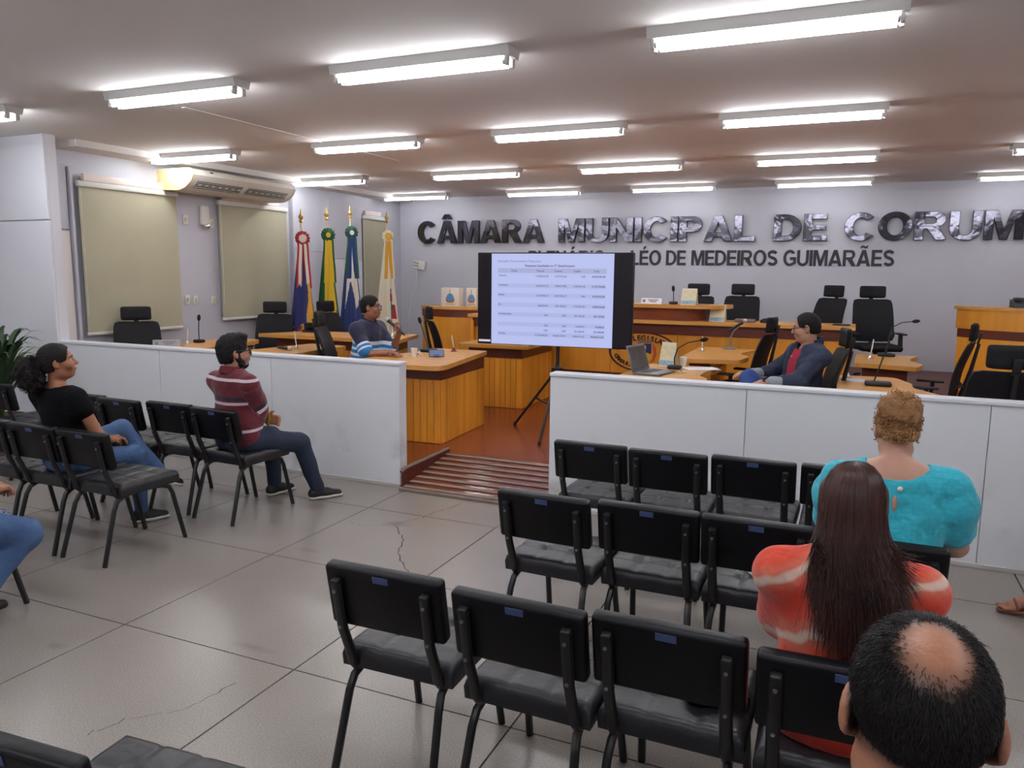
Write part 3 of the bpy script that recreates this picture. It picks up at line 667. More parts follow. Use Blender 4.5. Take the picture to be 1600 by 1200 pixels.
def arc_text(txt, w0, w1, a, b, size, flip):
    for k, ch in enumerate(txt):
        if ch == ' ': continue
        w = w0 + (w1 - w0) * k / (len(txt) - 1); x = EX + a * math.cos(w); z = EZ + b * math.sin(w)
        tx = Vector((-a * math.sin(w), 0, b * math.cos(w))); tx = tx if flip else -tx
        me = text_mesh(ch, size, .0015, .004); me.materials.clear(); me.materials.append(INK); me.transform(Matrix.Translation((0, -size * .33, 0)))
        link('letter', me, emb, (x, EY - .002, z), (PI / 2, -math.atan2(tx.z, tx.x), 0))
arc_text('PODER LEGISLATIVO', R(166), R(14), .352, .178, .088, False)
arc_text('CÂMARA MUNICIPAL', R(198), R(342), .365, .188, .064, True)
sh = MB().prism([(-.085, .11), (.085, .11), (.085, -.02), (.03, -.005), (-.02, -.025), (-.085, -.01)], 0, .004)
mk = lambda m, mat, nm: m.build(nm, mat, emb, False, loc=(EX + .02, EY, EZ), rot=(PI / 2, 0, 0))
mk(sh, EBLUE, 'shield_field')
mk(MB().prism([(-.085, -.012), (-.02, -.027), (.03, -.007), (.085, -.022), (.085, -.09), (.04, -.125), (0, -.135), (-.04, -.125), (-.085, -.09)], 0, .004), EYEL, 'shield_base')
mk(MB().prism([(-.02, .04), (.02, .04), (.02, .08), (.012, .08), (.012, .09), (-.012, .09), (-.012, .08), (-.02, .08)], .004, .006), EYEL, 'shield_tower')
mk(MB().prism([(-.09, .12), (.09, .12), (.1, .16), (.06, .145), (.05, .17), (.02, .15), (0, .175), (-.02, .15), (-.05, .17), (-.06, .145), (-.1, .16)], 0, .004), EGRY, 'crown')
for s in (-1, 1):
    mk(MB().prism([(s * x, z) for x, z in (((.1, .11), (.14, .06), (.155, -.02), (.13, -.1), (.06, -.15), (.1, -.09), (.115, -.02)) if s > 0 else reversed(((.1, .11), (.14, .06), (.155, -.02), (.13, -.1), (.06, -.15), (.1, -.09), (.115, -.02))))], 0, .003), ERED, 'laurel_branch')
mk(MB().prism([(-.09, -.165), (0, -.18), (.09, -.165), (.1, -.14), (0, -.155), (-.1, -.14)], 0, .005), ERED, 'ribbon')

def tribune(label, pts_top, zt, z0, mats, loc_group=None):
    """curved counter: pts run along the front edge from left to right, then the back"""
    cx = sum(p[0] for p in pts_top) / len(pts_top); cy = sum(p[1] for p in pts_top) / len(pts_top); t = thing('tribune', label, 'counter', (cx, cy, z0))
    P = [(x - cx, y - cy) for x, y in pts_top]; H = zt - z0; sc = lambda f: [(x * f, y * f) for x, y in P]
    zs = H
    for nm, h, f, m in mats:
        MB().prism(sc(f), max(zs - h, 0), zs).build(nm, m, t, ang=50); zs -= h
    return t
def arc(cx, cy, r, a0, a1, n=14): return [(cx + r * math.cos(R(a0 + (a1 - a0) * k / n)), cy + r * math.sin(R(a0 + (a1 - a0) * k / n))) for k in range(n + 1)]
tribune('left wooden side counter carrying the white emblem boxes', [(-6.0, 10.35), (-5.95, 10.12)] + [(-5.7, 9.98), (-5.45, 9.9), (-5.2, 9.92), (-4.95, 10.0)] + [(-4.93, 10.45)], 1.24, ZS,
        (('counter_top', .04, 1.0, TOPW), ('band', .11, .97, BANDW), ('body', 2, .96, BODYW)))
tribune('right curved wooden tribune at the picture edge with a dark device on top', [(1.2, 10.3)] + arc(1.95, 10.75, .95, 207, 333) + [(2.75, 10.6)], 1.41, DZ,
        (('counter_top', .035, 1.02, TOPW), ('upper_face', .22, .985, BODYW), ('band', .1, .96, BANDW), ('body', 2, .955, BODYW)))
# ------------------------------------------------------------------ smooth solids for people: a signed distance field turned into one surface
V = lambda *a: np.array(a, np.float32)
def nrm(v): v = np.asarray(v, np.float32); return v / (np.linalg.norm(v) + 1e-9)
def C(a, b, ra, rb=None, k=.03): return ('c', np.asarray(a, np.float32), np.asarray(b, np.float32), ra, ra if rb is None else rb, k)
def E(c, r, Rm=None, k=.03): return ('e', np.asarray(c, np.float32), np.asarray(r, np.float32), np.eye(3, dtype=np.float32) if Rm is None else np.asarray(Rm, np.float32), k)
def B(c, h, rd, Rm=None, k=.02): return ('b', np.asarray(c, np.float32), np.asarray(h, np.float32), rd, np.eye(3, dtype=np.float32) if Rm is None else np.asarray(Rm, np.float32), k)
def SUB(p): return ('-', p)
def HALF(p, n, k=.01): return ('h', np.asarray(p, np.float32), nrm(n), k)      # cut away the side n points to
def prim(P, o):
    if o[0] == 'c':
        a, b = o[1], o[2]; ba = b - a; h = np.clip(((P - a) @ ba) / (ba @ ba + 1e-9), 0, 1)
        return np.linalg.norm(P - a - h[:, None] * ba, axis=1) - (o[3] + (o[4] - o[3]) * h)
    if o[0] == 'e':
        q = (P - o[1]) @ o[3]; k0 = np.linalg.norm(q / o[2], axis=1); k1 = np.linalg.norm(q / (o[2] * o[2]), axis=1) + 1e-6; return k0 * (k0 - 1) / k1
    if o[0] == 'b':
        q = np.abs((P - o[1]) @ o[4]) - o[2] + o[3]; return np.linalg.norm(np.maximum(q, 0), axis=1) + np.minimum(q.max(1), 0) - o[3]
def field(P, ops, noise=None):
    d = np.full(len(P), 9, np.float32)
    for o in ops:
        if o[0] == '-':
            p = o[1]; k = p[-1]; e = -prim(P, p); h = np.maximum(k - np.abs(d - e), 0) / k; d = np.maximum(d, e) + h * h * k * .25
        elif o[0] == 'h':
            e = (P - o[1]) @ o[2]; k = o[3]; h = np.maximum(k - np.abs(d - e), 0) / k; d = np.maximum(d, e) + h * h * k * .25
        else:
            k = o[-1]; e = prim(P, o); h = np.maximum(k - np.abs(d - e), 0) / k; d = np.minimum(d, e) - h * h * k * .25
    if noise is not None: d = d + noise(P)
    return d
def sdf_mesh(ops, h, noise=None):
    lo = np.full(3, 9.); hi = -lo
    for o in ops:
        if o[0] == 'c': m = max(o[3], o[4]); lo = np.minimum(lo, np.minimum(o[1], o[2]) - m); hi = np.maximum(hi, np.maximum(o[1], o[2]) + m)
        elif o[0] in 'eb': m = float(np.max(o[2])); m = np.linalg.norm(o[2]) if o[0] == 'b' else m; lo = np.minimum(lo, o[1] - m); hi = np.maximum(hi, o[1] + m)
    lo -= 4 * h + .02; hi += 4 * h + .02; H = 4 * h
    nc = np.ceil((hi - lo) / H).astype(int)
    g = np.stack(np.meshgrid(*[np.arange(n) for n in nc], indexing='ij'), -1).reshape(-1, 3)
    dc = field((lo + (g + .5) * H - h * .5).astype(np.float32), ops, noise)
    D = np.repeat(np.repeat(np.repeat(dc.reshape(nc), 4, 0), 4, 1), 4, 2).astype(np.float32)
    act = g[np.abs(dc) < H * 1.25]
    sub = np.stack(np.meshgrid(*[np.arange(4)] * 3, indexing='ij'), -1).reshape(-1, 3)
    idx = (act[:, None, :] * 4 + sub[None]).reshape(-1, 3)
    D[idx[:, 0], idx[:, 1], idx[:, 2]] = field((lo + idx * h).astype(np.float32), ops, noise)
    ins = D < 0; nx, ny, nz = D.shape
    cnt = np.zeros((nx - 1, ny - 1, nz - 1), np.int8); off = [(i, j, k) for i in (0, 1) for j in (0, 1) for k in (0, 1)]
    for i, j, k in off: cnt += ins[i:nx - 1 + i, j:ny - 1 + j, k:nz - 1 + k]
    cell = np.argwhere((cnt > 0) & (cnt < 8)); vid = np.full(cnt.shape, -1, np.int32); vid[tuple(cell.T)] = np.arange(len(cell))
    val = np.stack([D[cell[:, 0] + i, cell[:, 1] + j, cell[:, 2] + k] for i, j, k in off], 1); O = np.array(off, np.float32)
    acc = np.zeros((len(cell), 3), np.float32); num = np.zeros((len(cell), 1), np.float32)
    for a in range(8):
        for b in range(a + 1, 8):
            if np.abs(O[a] - O[b]).sum() == 1:
                m = (val[:, a] < 0) != (val[:, b] < 0); t = np.where(m, val[:, a] / np.where(m, val[:, a] - val[:, b], 1), 0)[:, None]
                acc += np.where(m[:, None], O[a] + t * (O[b] - O[a]), 0); num += m[:, None]
    vs = lo + (cell + acc / num) * h; fs = []
    for ax in range(3):
        s0 = [slice(1, None)] * 3; s1 = [slice(1, None)] * 3; s0[ax] = slice(0, -1)
        e = np.argwhere(ins[tuple(s0)] != ins[tuple(s1)]); e += [0 if i == ax else 1 for i in range(3)]
        u, w = (ax + 1) % 3, (ax + 2) % 3; q = []
        for du, dw in ((-1, -1), (0, -1), (0, 0), (-1, 0)):
            c = e.copy(); c[:, u] += du; c[:, w] += dw
            ok = np.all((c >= 0) & (c < np.array(cnt.shape)), 1); c = np.clip(c, 0, np.array(cnt.shape) - 1); q.append(np.where(ok, vid[tuple(c.T)], -1))
        q = np.stack(q, 1); fl_ = ~ins[tuple(e.T)]; q[fl_] = q[fl_][:, ::-1]; fs.append(q[np.all(q >= 0, 1)])
    return vs.astype(np.float32), np.concatenate(fs).astype(np.int32)
def np_obj(name, vs, fs, mat, parent=None, attrs=None, smooth=True):
    me = bpy.data.meshes.new(name); n = len(vs); m = len(fs); w = fs.shape[1]
    me.vertices.add(n); me.vertices.foreach_set('co', vs.astype(np.float32).ravel()); me.loops.add(m * w); me.loops.foreach_set('vertex_index', fs.astype(np.int32).ravel())
    me.polygons.add(m); me.polygons.foreach_set('loop_start', np.arange(0, m * w, w, dtype=np.int32)); me.update(calc_edges=True)
    if smooth: me.shade_smooth()
    for k, a in (attrs or {}).items(): me.attributes.new(k, 'FLOAT', 'POINT').data.foreach_set('value', a.astype(np.float32))
    for mm in (mat if isinstance(mat, (list, tuple)) else [mat]): me.materials.append(mm)
    return link(name, me, parent)
def vnoise(sc, amp, seed=0):
    r = np.random.default_rng(seed); K = r.normal(size=(7, 3)).astype(np.float32) * sc; ph = r.uniform(0, 6.28, 7).astype(np.float32)
    def f(P): return (np.sin(P @ K.T + ph).sum(1) * (amp / 4)).astype(np.float32)
    return f
def eul(yaw=0, pitch=0, roll=0):
    """yaw about Z, then pitch (nod down negative) about X, roll about Y"""
    return np.array(Matrix.Rotation(R(yaw), 3, 'Z') @ Matrix.Rotation(R(pitch), 3, 'X') @ Matrix.Rotation(R(roll), 3, 'Y'), np.float32)
def ik(a, t, l1, l2, pole):
    a, t, pole = [np.asarray(q, np.float32) for q in (a, t, pole)]; v = t - a; d = min(np.linalg.norm(v), (l1 + l2) * .995); u = nrm(v); x = (l1 * l1 - l2 * l2 + d * d) / (2 * d)
    y = math.sqrt(max(l1 * l1 - x * x, 0)); p = pole - a; p = nrm(p - u * (p @ u)); return a + u * x + p * y, a + u * d

def hand(w, f, n, side, curl=.5, thumb=.6, k=.006):
    """wrist, finger direction, palm normal; side=+1 puts the thumb along cross(f, n)"""
    f = nrm(f); n = nrm(np.asarray(n, np.float32) - f * (np.dot(n, f))); s = np.cross(f, n) * side; Rm = np.stack([s, f, n], 1); o = []
    o.append(C(w - f * .01, w + f * .02, .026, .024, .02)); o.append(B(w + f * .05, (.04, .047, .014), .013, Rm, .015))
    for q, (dx, L) in enumerate(((.03, .072), (.01, .08), (-.011, .075), (-.031, .058))):
        p = w + f * (.092 - abs(dx) * .15) + s * dx; a = curl * (1 + .08 * q); d = nrm(f * math.cos(a) + n * math.sin(a) + s * dx * 1.6)
        p2 = p + d * L * .48; a2 = a + curl * 1.0; d2 = nrm(f * math.cos(a2) + n * math.sin(a2) + s * dx); p3 = p2 + d2 * L * .3
        a3 = a2 + curl * .7; d3 = f * math.cos(a3) + n * math.sin(a3); p4 = p3 + d3 * L * .24
        o += [C(p - f * .01, p2, .0098, .0088, k), C(p2, p3, .0088, .008, k), C(p3, p4, .008, .0066, k)]
    b = w + f * .028 + s * .034; t1 = nrm(s * .75 + f * .65 + n * thumb * .5); b2 = b + t1 * .04; t2 = nrm(f * .85 + s * .2 + n * thumb); b3 = b2 + t2 * .034
    o += [C(w + f * .015 + s * .018, b, .016, .014, .012), C(b, b2, .013, .0105, k), C(b2, b3, .0105, .008, k)]
    return o

def head_ops(c, Rm, s=1.0, fem=False):
    X = lambda x, y, z: c + Rm @ V(x, y, z) * s
    el = lambda p, r, k=.02, R2=None: E(X(*p), np.array(r) * s, Rm if R2 is None else Rm @ R2, k)
    j = .9 if fem else 1.0
    o = [el((0, -.012, .034), (.074, .096, .086)), el((0, .028, -.03), (.06 * j, .066, .082), .03), el((0, .052, -.085), (.034 * j, .034, .03), .03)]
    o += [C(X(-.04 * j, .01, -.075), X(.04 * j, .01, -.075), .03 * s, .03 * s, .03)]
    o += [C(X(-.03, .076, .024), X(.03, .076, .024), .012 * s, .012 * s, .015)]                                   # brow
    o += [SUB(E(X(sx * .033, .1, .006), V(.019, .016, .012) * s, Rm, .012)) for sx in (-1, 1)]                 # eye sockets
    o += [C(X(0, .086, .016), X(0, .108, -.022), .008 * s, .013 * s, .012), E(X(-.011, .097, -.026), V(.008, .01, .008) * s, Rm, .008), E(X(.011, .097, -.026), V(.008, .01, .008) * s, Rm, .008)]
    o += [E(X(sx * .045, .058, -.028), V(.026, .03, .026) * s, Rm, .025) for sx in (-1, 1)]                       # cheeks
    o += [E(X(0, .088, -.054), V(.023, .012, .007) * s, Rm, .005), E(X(0, .087, -.064), V(.02, .012, .008) * s, Rm, .005)]
    for sx in (-1, 1):
        R2 = np.array(Matrix.Rotation(sx * .35, 3, 'Z') @ Matrix.Rotation(-.2, 3, 'X'), np.float32)
        o += [el((sx * .079, -.008, -.004), (.011, .02, .033), .008, R2), SUB(E(X(sx * .087, -.001, .0), V(.007, .009, .018) * s, Rm @ R2, .006)), el((sx * .075, .0, -.03), (.009, .01, .012), .008)]
    return o
def head_extras(par, c, Rm, s=1.0, brow=(40, 28, 22), eye=True, lips=(150, 86, 78)):
    X = lambda x, y, z: tuple(c + Rm @ V(x, y, z) * s)
    M4 = Matrix(np.array(Rm).tolist()).to_4x4()
    if eye:
        for sx in (-1, 1):
            e = MB().ball((0, 0, 0), .0125 * s, 12, M=Matrix.Translation(X(sx * .032, .0725, .006))).build('eye', pm('eye_white', (222, 216, 210), .25), par)
            MB().ball((0, 0, 0), (.0062 * s, .0025, .0062 * s), 10, M=Matrix.Translation(X(sx * .032, .0842, .006)) @ M4).build('iris', pm('eye_iris', (38, 24, 18), .2), e)
            MB().tube([X(sx * .014, .0905, .026), X(sx * .03, .0895, .031), X(sx * .048, .077, .026)], [.0035 * s, .0042 * s, .0022 * s], 6).build('eyebrow', pm('brow_%d' % brow[0], brow, .9), par)
        MB().tube([X(-.022, .0935, -.058), X(-.008, .1, -.0565), X(0, .1, -.058), X(.008, .1, -.0565), X(.022, .0935, -.058)], [.0015, .0042 * s, .004 * s, .0042 * s, .0015], 6).build('lips', pm('lips_%d' % lips[0], lips, .5), par)
def specs(par, c, Rm, s=1.0, col=(24, 22, 24), w=.0026):
    X = lambda x, y, z: tuple(c + Rm @ V(x, y, z) * s); m = pm('spectacle_frame', col, .35)
    g = bpy.data.objects.new('spectacles', None)
    mb = MB()
    for sx in (-1, 1):
        P = [X(sx * .034 + .026 * math.copysign(abs(math.cos(a)) ** .7, math.cos(a)), .103 - .006 * abs(math.cos(a)), .003 + .018 * math.copysign(abs(math.sin(a)) ** .7, math.sin(a))) for a in np.linspace(0, 2 * PI, 19)]
        mb.tube(P, w, 6); mb.tube([X(sx * .06, .098, .01), X(sx * .08, .06, .012), X(sx * .084, -.005, .012), X(sx * .082, -.022, -.01)], w, 6)
    mb.tube([X(-.009, .107, .008), X(0, .11, .011), X(.009, .107, .008)], w, 6)
    f = mb.build('spectacles', m, par)
    for sx in (-1, 1):
        q = [X(sx * .034 + .024 * math.cos(a), .102, .003 + .017 * math.sin(a)) for a in np.linspace(0, 2 * PI, 14)[:-1]]
        MB().add(q, [tuple(range(13))]).build('lens', pm('spectacle_lens', (200, 205, 210), .05, spec=.6, trans=.95), f, False)

SKIN = {}
def skin(col, rough=.5):
    if col not in SKIN:
        m = pm('skin_%d_%d' % col[:2], col, rough, var=(9, tuple(int(v * .9) for v in col)), bump=(120, .06)); m.node_tree.nodes['Principled BSDF'].inputs['Subsurface Weight'].default_value = .12
        m.node_tree.nodes['Principled BSDF'].inputs['Subsurface Radius'].default_value = (.02, .008, .004); SKIN[col] = m
    return SKIN[col]
DENIM = pm('denim_blue', (48, 76, 120), .85, var=(5, (88, 118, 160), .3), bump=(40, .25)); DENIMD = pm('denim_dark', (27, 36, 56), .85, var=(5, (40, 51, 74), .3), bump=(40, .25)); DENIMM = pm('denim_mid', (34, 62, 122), .85, var=(5, (52, 84, 146), .3), bump=(40, .25))

class Fig:
    """a seated figure; local origin on the seat under the hips, facing +Y"""
    def __init__(s, label, loc, rz, lean=8, twist=0, side=0, sc=1.0, wide=1.0, head=(0, 0, 0), hands=None, feet=None, poles=None, kpoles=None, sh=(0, 0), headoff=(0, 0, 0), hs=1.0, seat_h=.45):
        s.o = thing('person', label, 'person', loc, R(rz)); s.sc = sc; s.wide = wide
        Rt = eul(twist, lean, side); s.Rt = Rt; P0 = V(0, 0, .095) * sc; s.P0 = P0
        T = lambda x, y, z: P0 + Rt @ (V(x * wide, y, z) * sc); s.T = T
        s.neck = T(0, -.015, .5); s.chest = T(0, 0, .33)
        s.shl = T(-.172, -.015, .43 + sh[0]); s.shr = T(.172, -.015, .43 + sh[1])
        s.Rh = eul(*head); s.hs = hs * sc; s.hc = s.neck + Rt @ V(0, .012, .06) * sc + s.Rh @ V(0, .018, .098) * sc + V(*headoff)
        s.hipl = V(-.09 * wide, 0, .09) * sc; s.hipr = V(.09 * wide, 0, .09) * sc
        hands = hands or {}; feet = feet or {}; poles = poles or {}; kpoles = kpoles or {}
        la, lf, lt, ls = .29 * sc, .255 * sc, .435 * sc, .425 * sc
        s.arm = {}; s.leg = {}
        for q, a in (('l', s.shl), ('r', s.shr)):
            d = -1 if q == 'l' else 1
            t = hands.get(q, (d * .14, .3, .16)); e, w = ik(a, t, la, lf, poles.get(q, (d * .5, -.3, .1))); s.arm[q] = (a, e, w)
        for q, a in (('l', s.hipl), ('r', s.hipr)):
            d = -1 if q == 'l' else 1
            t = feet.get(q, (d * .11, .45, -seat_h + .075)); k, f = ik(a, t, lt, ls, kpoles.get(q, (d * .12, .6, .6))); s.leg[q] = (a, k, f)
    def torso(s, g=0., k=.05, belly=1.0, bust=0):
        T = s.T; c = s.sc; w = s.wide
        o = [E(T(0, -.005, .02), V(.17 * w + g, .125 + g, .115 + g) * c, s.Rt, k), E(T(0, .0, .16), V(.145 * w * belly + g, .11 * belly + g, .16 + g) * c, s.Rt, k), E(T(0, -.002, .33), V(.155 * w + g, .11 + g, .17 + g) * c, s.Rt, k)]
        o += [C(T(-.03, -.012, .455), s.shl, .06 * c + g, .047 * c + g, .045), C(T(.03, -.012, .455), s.shr, .06 * c + g, .047 * c + g, .045), C(T(-.05, -.02, .44), T(.05, -.02, .44), .064 * c + g, .064 * c + g, .05)]
        if bust: o += [E(T(x * .075, .1, .31), V(.065 + g, .055 + g, .065 + g) * c, s.Rt, .04) for x in (-1, 1)]
        if belly > 1: o += [E(T(0, .055, .12), V(.12 * w + g, .09 * belly + g, .12 + g) * c, s.Rt, .05)]
        return o
    def arms(s, g=0., frac=1.0, k=.06, flare=0.):
        o = []; c = s.sc
        for q in 'lr':
            a, e, w = s.arm[q]; f1 = min(frac, 1.0); m = a + (e - a) * f1
            o.append(C(a, m, .046 * c * s.wide ** .5 + g, (.05 - .01 * f1) * c * s.wide ** .5 + g + flare, k))
            if frac > 1: f2 = frac - 1; o.append(C(e, e + (w - e) * f2, .042 * c + g, (.042 - .014 * f2) * c + g, k))
        return o
    def legs(s, g=0., frac=1.0, k=.03, r=(.085, .058, .042)):
        o = []; c = s.sc
        for q in 'lr':
            a, kn, f = s.leg[q]; o += [C(a, kn, r[0] * c * s.wide ** .5 + g, r[1] * c + g, k), C(kn, kn + (f - kn) * frac, r[1] * c + g, (r[2] + .0) * c + g, k)]
        return o
    def body(s, mat, hand_ops, h=.0075, fem=False, extra=(), attrs=None, bare_legs=False, noise=None):
        ops = s.torso(-.014) + [C(s.neck - V(0, 0, .03), s.hc + s.Rh @ V(0, -.018, -.05) * s.hs, .062 * s.sc * (.86 if fem else 1), .056 * s.sc * (.88 if fem else 1), .03)]
        ops += [C(s.arm[q][0], s.arm[q][1], .046 * s.sc * s.wide ** .5, .038 * s.sc * s.wide ** .5, .03) for q in 'lr'] + [C(s.arm[q][1], s.arm[q][2], .041 * s.sc * s.wide ** .5, .027 * s.sc, .02) for q in 'lr']
        ops += s.legs(-.014) + head_ops(s.hc, s.Rh, s.hs, fem)
        for x in hand_ops: ops += x
        ops += list(extra); vs, fs = sdf_mesh(ops, h, noise)
        return np_obj('body', vs, fs, mat, s.o, attrs(vs) if attrs else None)
    def piece(s, name, ops, mat, h=.01, attrs=None, noise=None, parent=None):
        vs, fs = sdf_mesh(ops, h, noise); return np_obj(name, vs, fs, mat, parent or s.o, attrs(vs) if attrs else None)
    def stripe(s, fn):
        """per vertex: (height along the torso, distance along the nearer sleeve or -1) -> woven stripe coordinate"""
        def f(vs):
            q = (vs - s.P0) @ s.Rt / s.sc; best = np.full(len(vs), 9.); al = np.zeros(len(vs))
            for k in 'lr':
                a, e, w = s.arm[k]; ba = e - a; t = np.clip(((vs - a) @ ba) / (ba @ ba), 0, 1); d = np.linalg.norm(vs - a - t[:, None] * ba, axis=1) + np.where(t < .02, .05, 0); m = d < best; best = np.where(m, d, best); al = np.where(m, t, al)
            arm = (np.abs(q[:, 0]) > .165 * s.wide) & (best < .085)
            return {'stripe': fn(q, arm, al)}
        return f
    def shoes(s, mat, sole=None, toe=None, size=1.0, sock=None):
        for q in 'lr':
            a, k, f = s.leg[q]; fw = nrm((toe or {}).get(q, (0, 1, 0))); up = V(0, 0, 1); up = nrm(up - fw * (fw @ up)); sd = np.cross(fw, up); Rm = np.stack([sd, fw, up], 1)
            b = f - up * .07 * s.sc + fw * .0
            X = lambda x, y, z: b + Rm @ V(x, y, z) * size * s.sc
            o = [C(X(0, -.035, .035), X(0, .07, .03), .036, .038, .03), C(X(0, .07, .028), X(0, .165, .018), .038, .03, .03), C(X(0, -.03, .04), X(0, .0, .075), .036, .038, .03), HALF(b + up * .004, -up)]
            sh_ = s.piece('shoe', o, mat, .007)
            if sole:
                so = [C(X(0, -.035, .008), X(0, .07, .008), .04, .043, .03), C(X(0, .07, .008), X(0, .168, .008), .043, .034, .03), HALF(b + up * .018, up, .004), HALF(b - up * .004, -up, .004)]
                s.piece('sole', so, sole, .007, parent=sh_)
            if sock: s.piece('sock', [C(f - up * .02, f + (k - f) * .2, .04, .042)], sock, .009)
def hair_cap(f, g=.012, front=.1, low=-.02, nape=-.06, h=.007, noise=None, name='hair', mat=None, ears=True, extra=(), top=1.0, fx=.058, fy=.088):
    """hair shell over the skull: face and ears cut free"""
    c, Rm, s = f.hc, f.Rh, f.hs; X = lambda x, y, z: c + Rm @ V(x, y, z) * s
    o = [E(X(0, -.014, .034), V(.074 + g, .096 + g, (.086 + g) * top) * s, Rm), E(X(0, -.05, -.02), V(.064 + g, .052 + g, .07 + g) * s, Rm, .03)]
    o += [SUB(E(X(0, .125, -.03), V(fx + .014, fy, front) * s, Rm, .012)), HALF(X(0, -.05, nape), Rm @ V(0, .1, -1), .015)]
    if ears: o += [SUB(C(X(-.1, .004, low - .012), X(.1, .004, low - .012), .028 * s, .028 * s, .012)), SUB(C(X(-.1, .05, -.06), X(.1, .05, -.06), .06 * s, .06 * s, .012))]
    o += list(extra)
    return f.piece(name, o, mat, h, noise=noise)
HAIRB = pm('hair_black', (14, 11, 11), .6, bump=(110, .6), var=(40, (30, 24, 22)), spec=.25)
BROWNHAIR = pm('hair_dark_brown', (38, 20, 17), .38, var=(5, (84, 44, 34), .3), spec=.5)
def strands(name, mat, parent, paths, r0, r1, n=3):
    """thousands of thin tapered hairs joined into one mesh; paths: (N, m, 3)"""
    P = np.asarray(paths, np.float32); N, m, _ = P.shape; t = np.gradient(P, axis=1); t /= np.linalg.norm(t, axis=2, keepdims=True) + 1e-9
    cand = np.array([(1, 0, 0), (0, 1, 0), (0, 0, 1), (.7, .7, 0), (.7, -.7, 0), (.7, 0, .7), (.7, 0, -.7), (0, .7, .7), (0, .7, -.7)], np.float32)
    al = np.abs(t @ cand.T).max(1); up = np.broadcast_to(cand[al.argmin(1)][:, None, :], t.shape); a = np.cross(t, up); a /= np.linalg.norm(a, axis=2, keepdims=True) + 1e-9; b = np.cross(a, t)
    rr = np.linspace(r0, r1, m)[None, :, None]; w = [2 * PI * k / n for k in range(n)]
    vs = np.stack([P + a * rr * math.cos(x) + b * rr * math.sin(x) for x in w], 2).reshape(-1, 3)
    i = np.arange(N)[:, None, None] * m * n + np.arange(m - 1)[None, :, None] * n; k = np.arange(n)[None, None, :]; k2 = (k + 1) % n
    fs = np.stack([i + k, i + k2, i + n + k2, i + n + k], -1).reshape(-1, 4)
    o = np_obj(name, vs, fs, mat, parent); return o
# ------------------------------------------------------------------ the seated people
def w2l(loc, rz, p):
    a = R(-rz); x, y, z = p[0] - loc[0], p[1] - loc[1], p[2] - loc[2]; return (x * math.cos(a) - y * math.sin(a), x * math.sin(a) + y * math.cos(a), z)
def tee(f, g=.016, frac=.75, neck=.075, scoop=0, belly=1.0, flare=.012, bust=0, low=True):
    o = f.torso(g, belly=belly, bust=bust) + f.arms(.012, frac, flare=flare)
    o += [SUB(C(f.neck - V(0, -.01, .01) , f.neck + V(0, .02, .2), neck * f.sc, (neck + .02) * f.sc, .008))]
    if scoop: o += [SUB(E(f.T(0, .0, .5), V(.1, .13, scoop) * f.sc, f.Rt, .01))]
    return o
def collar(f, mat, r=.068):
    P = []
    for k in range(25):
        w = 2 * PI * k / 24 * .9 + PI / 2 + .31; P.append(tuple(f.neck + f.Rt @ V(r * math.cos(w), .005 + r * 1.05 * math.sin(w), .02 - .02 * math.sin(w)) * f.sc))
    vs = []; fs = []
    for k, p in enumerate(P):
        p = np.array(p); d = nrm((p - f.neck) * V(1, 1, 0)); vs += [tuple(p + V(0, 0, .028)), tuple(p + d * .012 + V(0, 0, .024)), tuple(p + d * .03 - V(0, 0, .02)), tuple(p - V(0, 0, .02))]
        if k:
            o = 4 * k - 4
            for j in range(4): fs.append((o + j, o + 4 + j, o + 4 + (j + 1) % 4, o + (j + 1) % 4))
    fs += [(0, 1, 2, 3), (len(vs) - 1, len(vs) - 2, len(vs) - 3, len(vs) - 4)]
    MB().add(vs, fs).build('collar', mat, f.o)
WR = lambda sc=22, a=.004, s=1: vnoise(sc, a, s)
SOLEW = pm('sole_white', (214, 208, 198), .6); SHOEB = pm('shoe_black', (28, 26, 28), .6, bump=(80, .1)); SOCKW = pm('sock_white', (220, 220, 222), .8)

# woman in black, curly ponytail, legs crossed
f = Fig('woman in a black top and blue jeans, dark curly ponytail, legs crossed, looking right', (-4.56, 3.29, .455), 0, lean=4, sc=.94, head=(-38, 6, 0),
        hands={'r': (.1, .2, .17), 'l': (.02, .24, .17)}, feet={'r': (.12, .42, -.38), 'l': (.17, .55, -.12)}, kpoles={'l': (.0, .7, .9), 'r': (.14, .6, .5)}, poles={'r': (.5, -.1, .1), 'l': (-.5, -.1, .1)})
sk = skin((170, 112, 80)); ha = f.arm
f.body(sk, [hand(ha['r'][2], V(-.3, .9, -.1), V(-.3, 0, -1), 1, .5), hand(ha['l'][2], V(.5, .8, 0), V(0, 0, -1), -1, .5)], fem=True, h=.006)
BT = pm('black_jersey', (10, 9, 12), .9, bump=(25, .3), spec=.2)
f.piece('top', f.torso(.012, bust=1) + f.arms(.012, .28, flare=.012) + [SUB(E(f.T(0, .01, .53), V(.115, .105, .09) * f.sc, f.Rt, .01)), HALF(f.P0 - V(0, 0, .03), -f.Rt[:, 2])], BT, noise=WR())
f.piece('jeans', [E(f.P0 - V(0, 0, .0), V(.185, .15, .125) * f.sc)] + f.legs(.006, .97), DENIM, noise=WR(26, .005, 2))
f.shoes(SHOEB, SOLEW, {'r': (.45, .9, 0), 'l': (.5, .8, -.35)}, .95)
head_extras(f.o, f.hc, f.Rh, f.hs, brow=(42, 30, 26), lips=(142, 84, 74))
X = lambda x, y, z: f.hc + f.Rh @ V(x, y, z) * f.hs
hr = hair_cap(f, .011, .13, fy=.1, fx=.07, mat=HAIRB, noise=vnoise(120, .0016, 3), extra=[C(X(0, -.1, .0), X(0, -.14, -.02), .04, .045)])
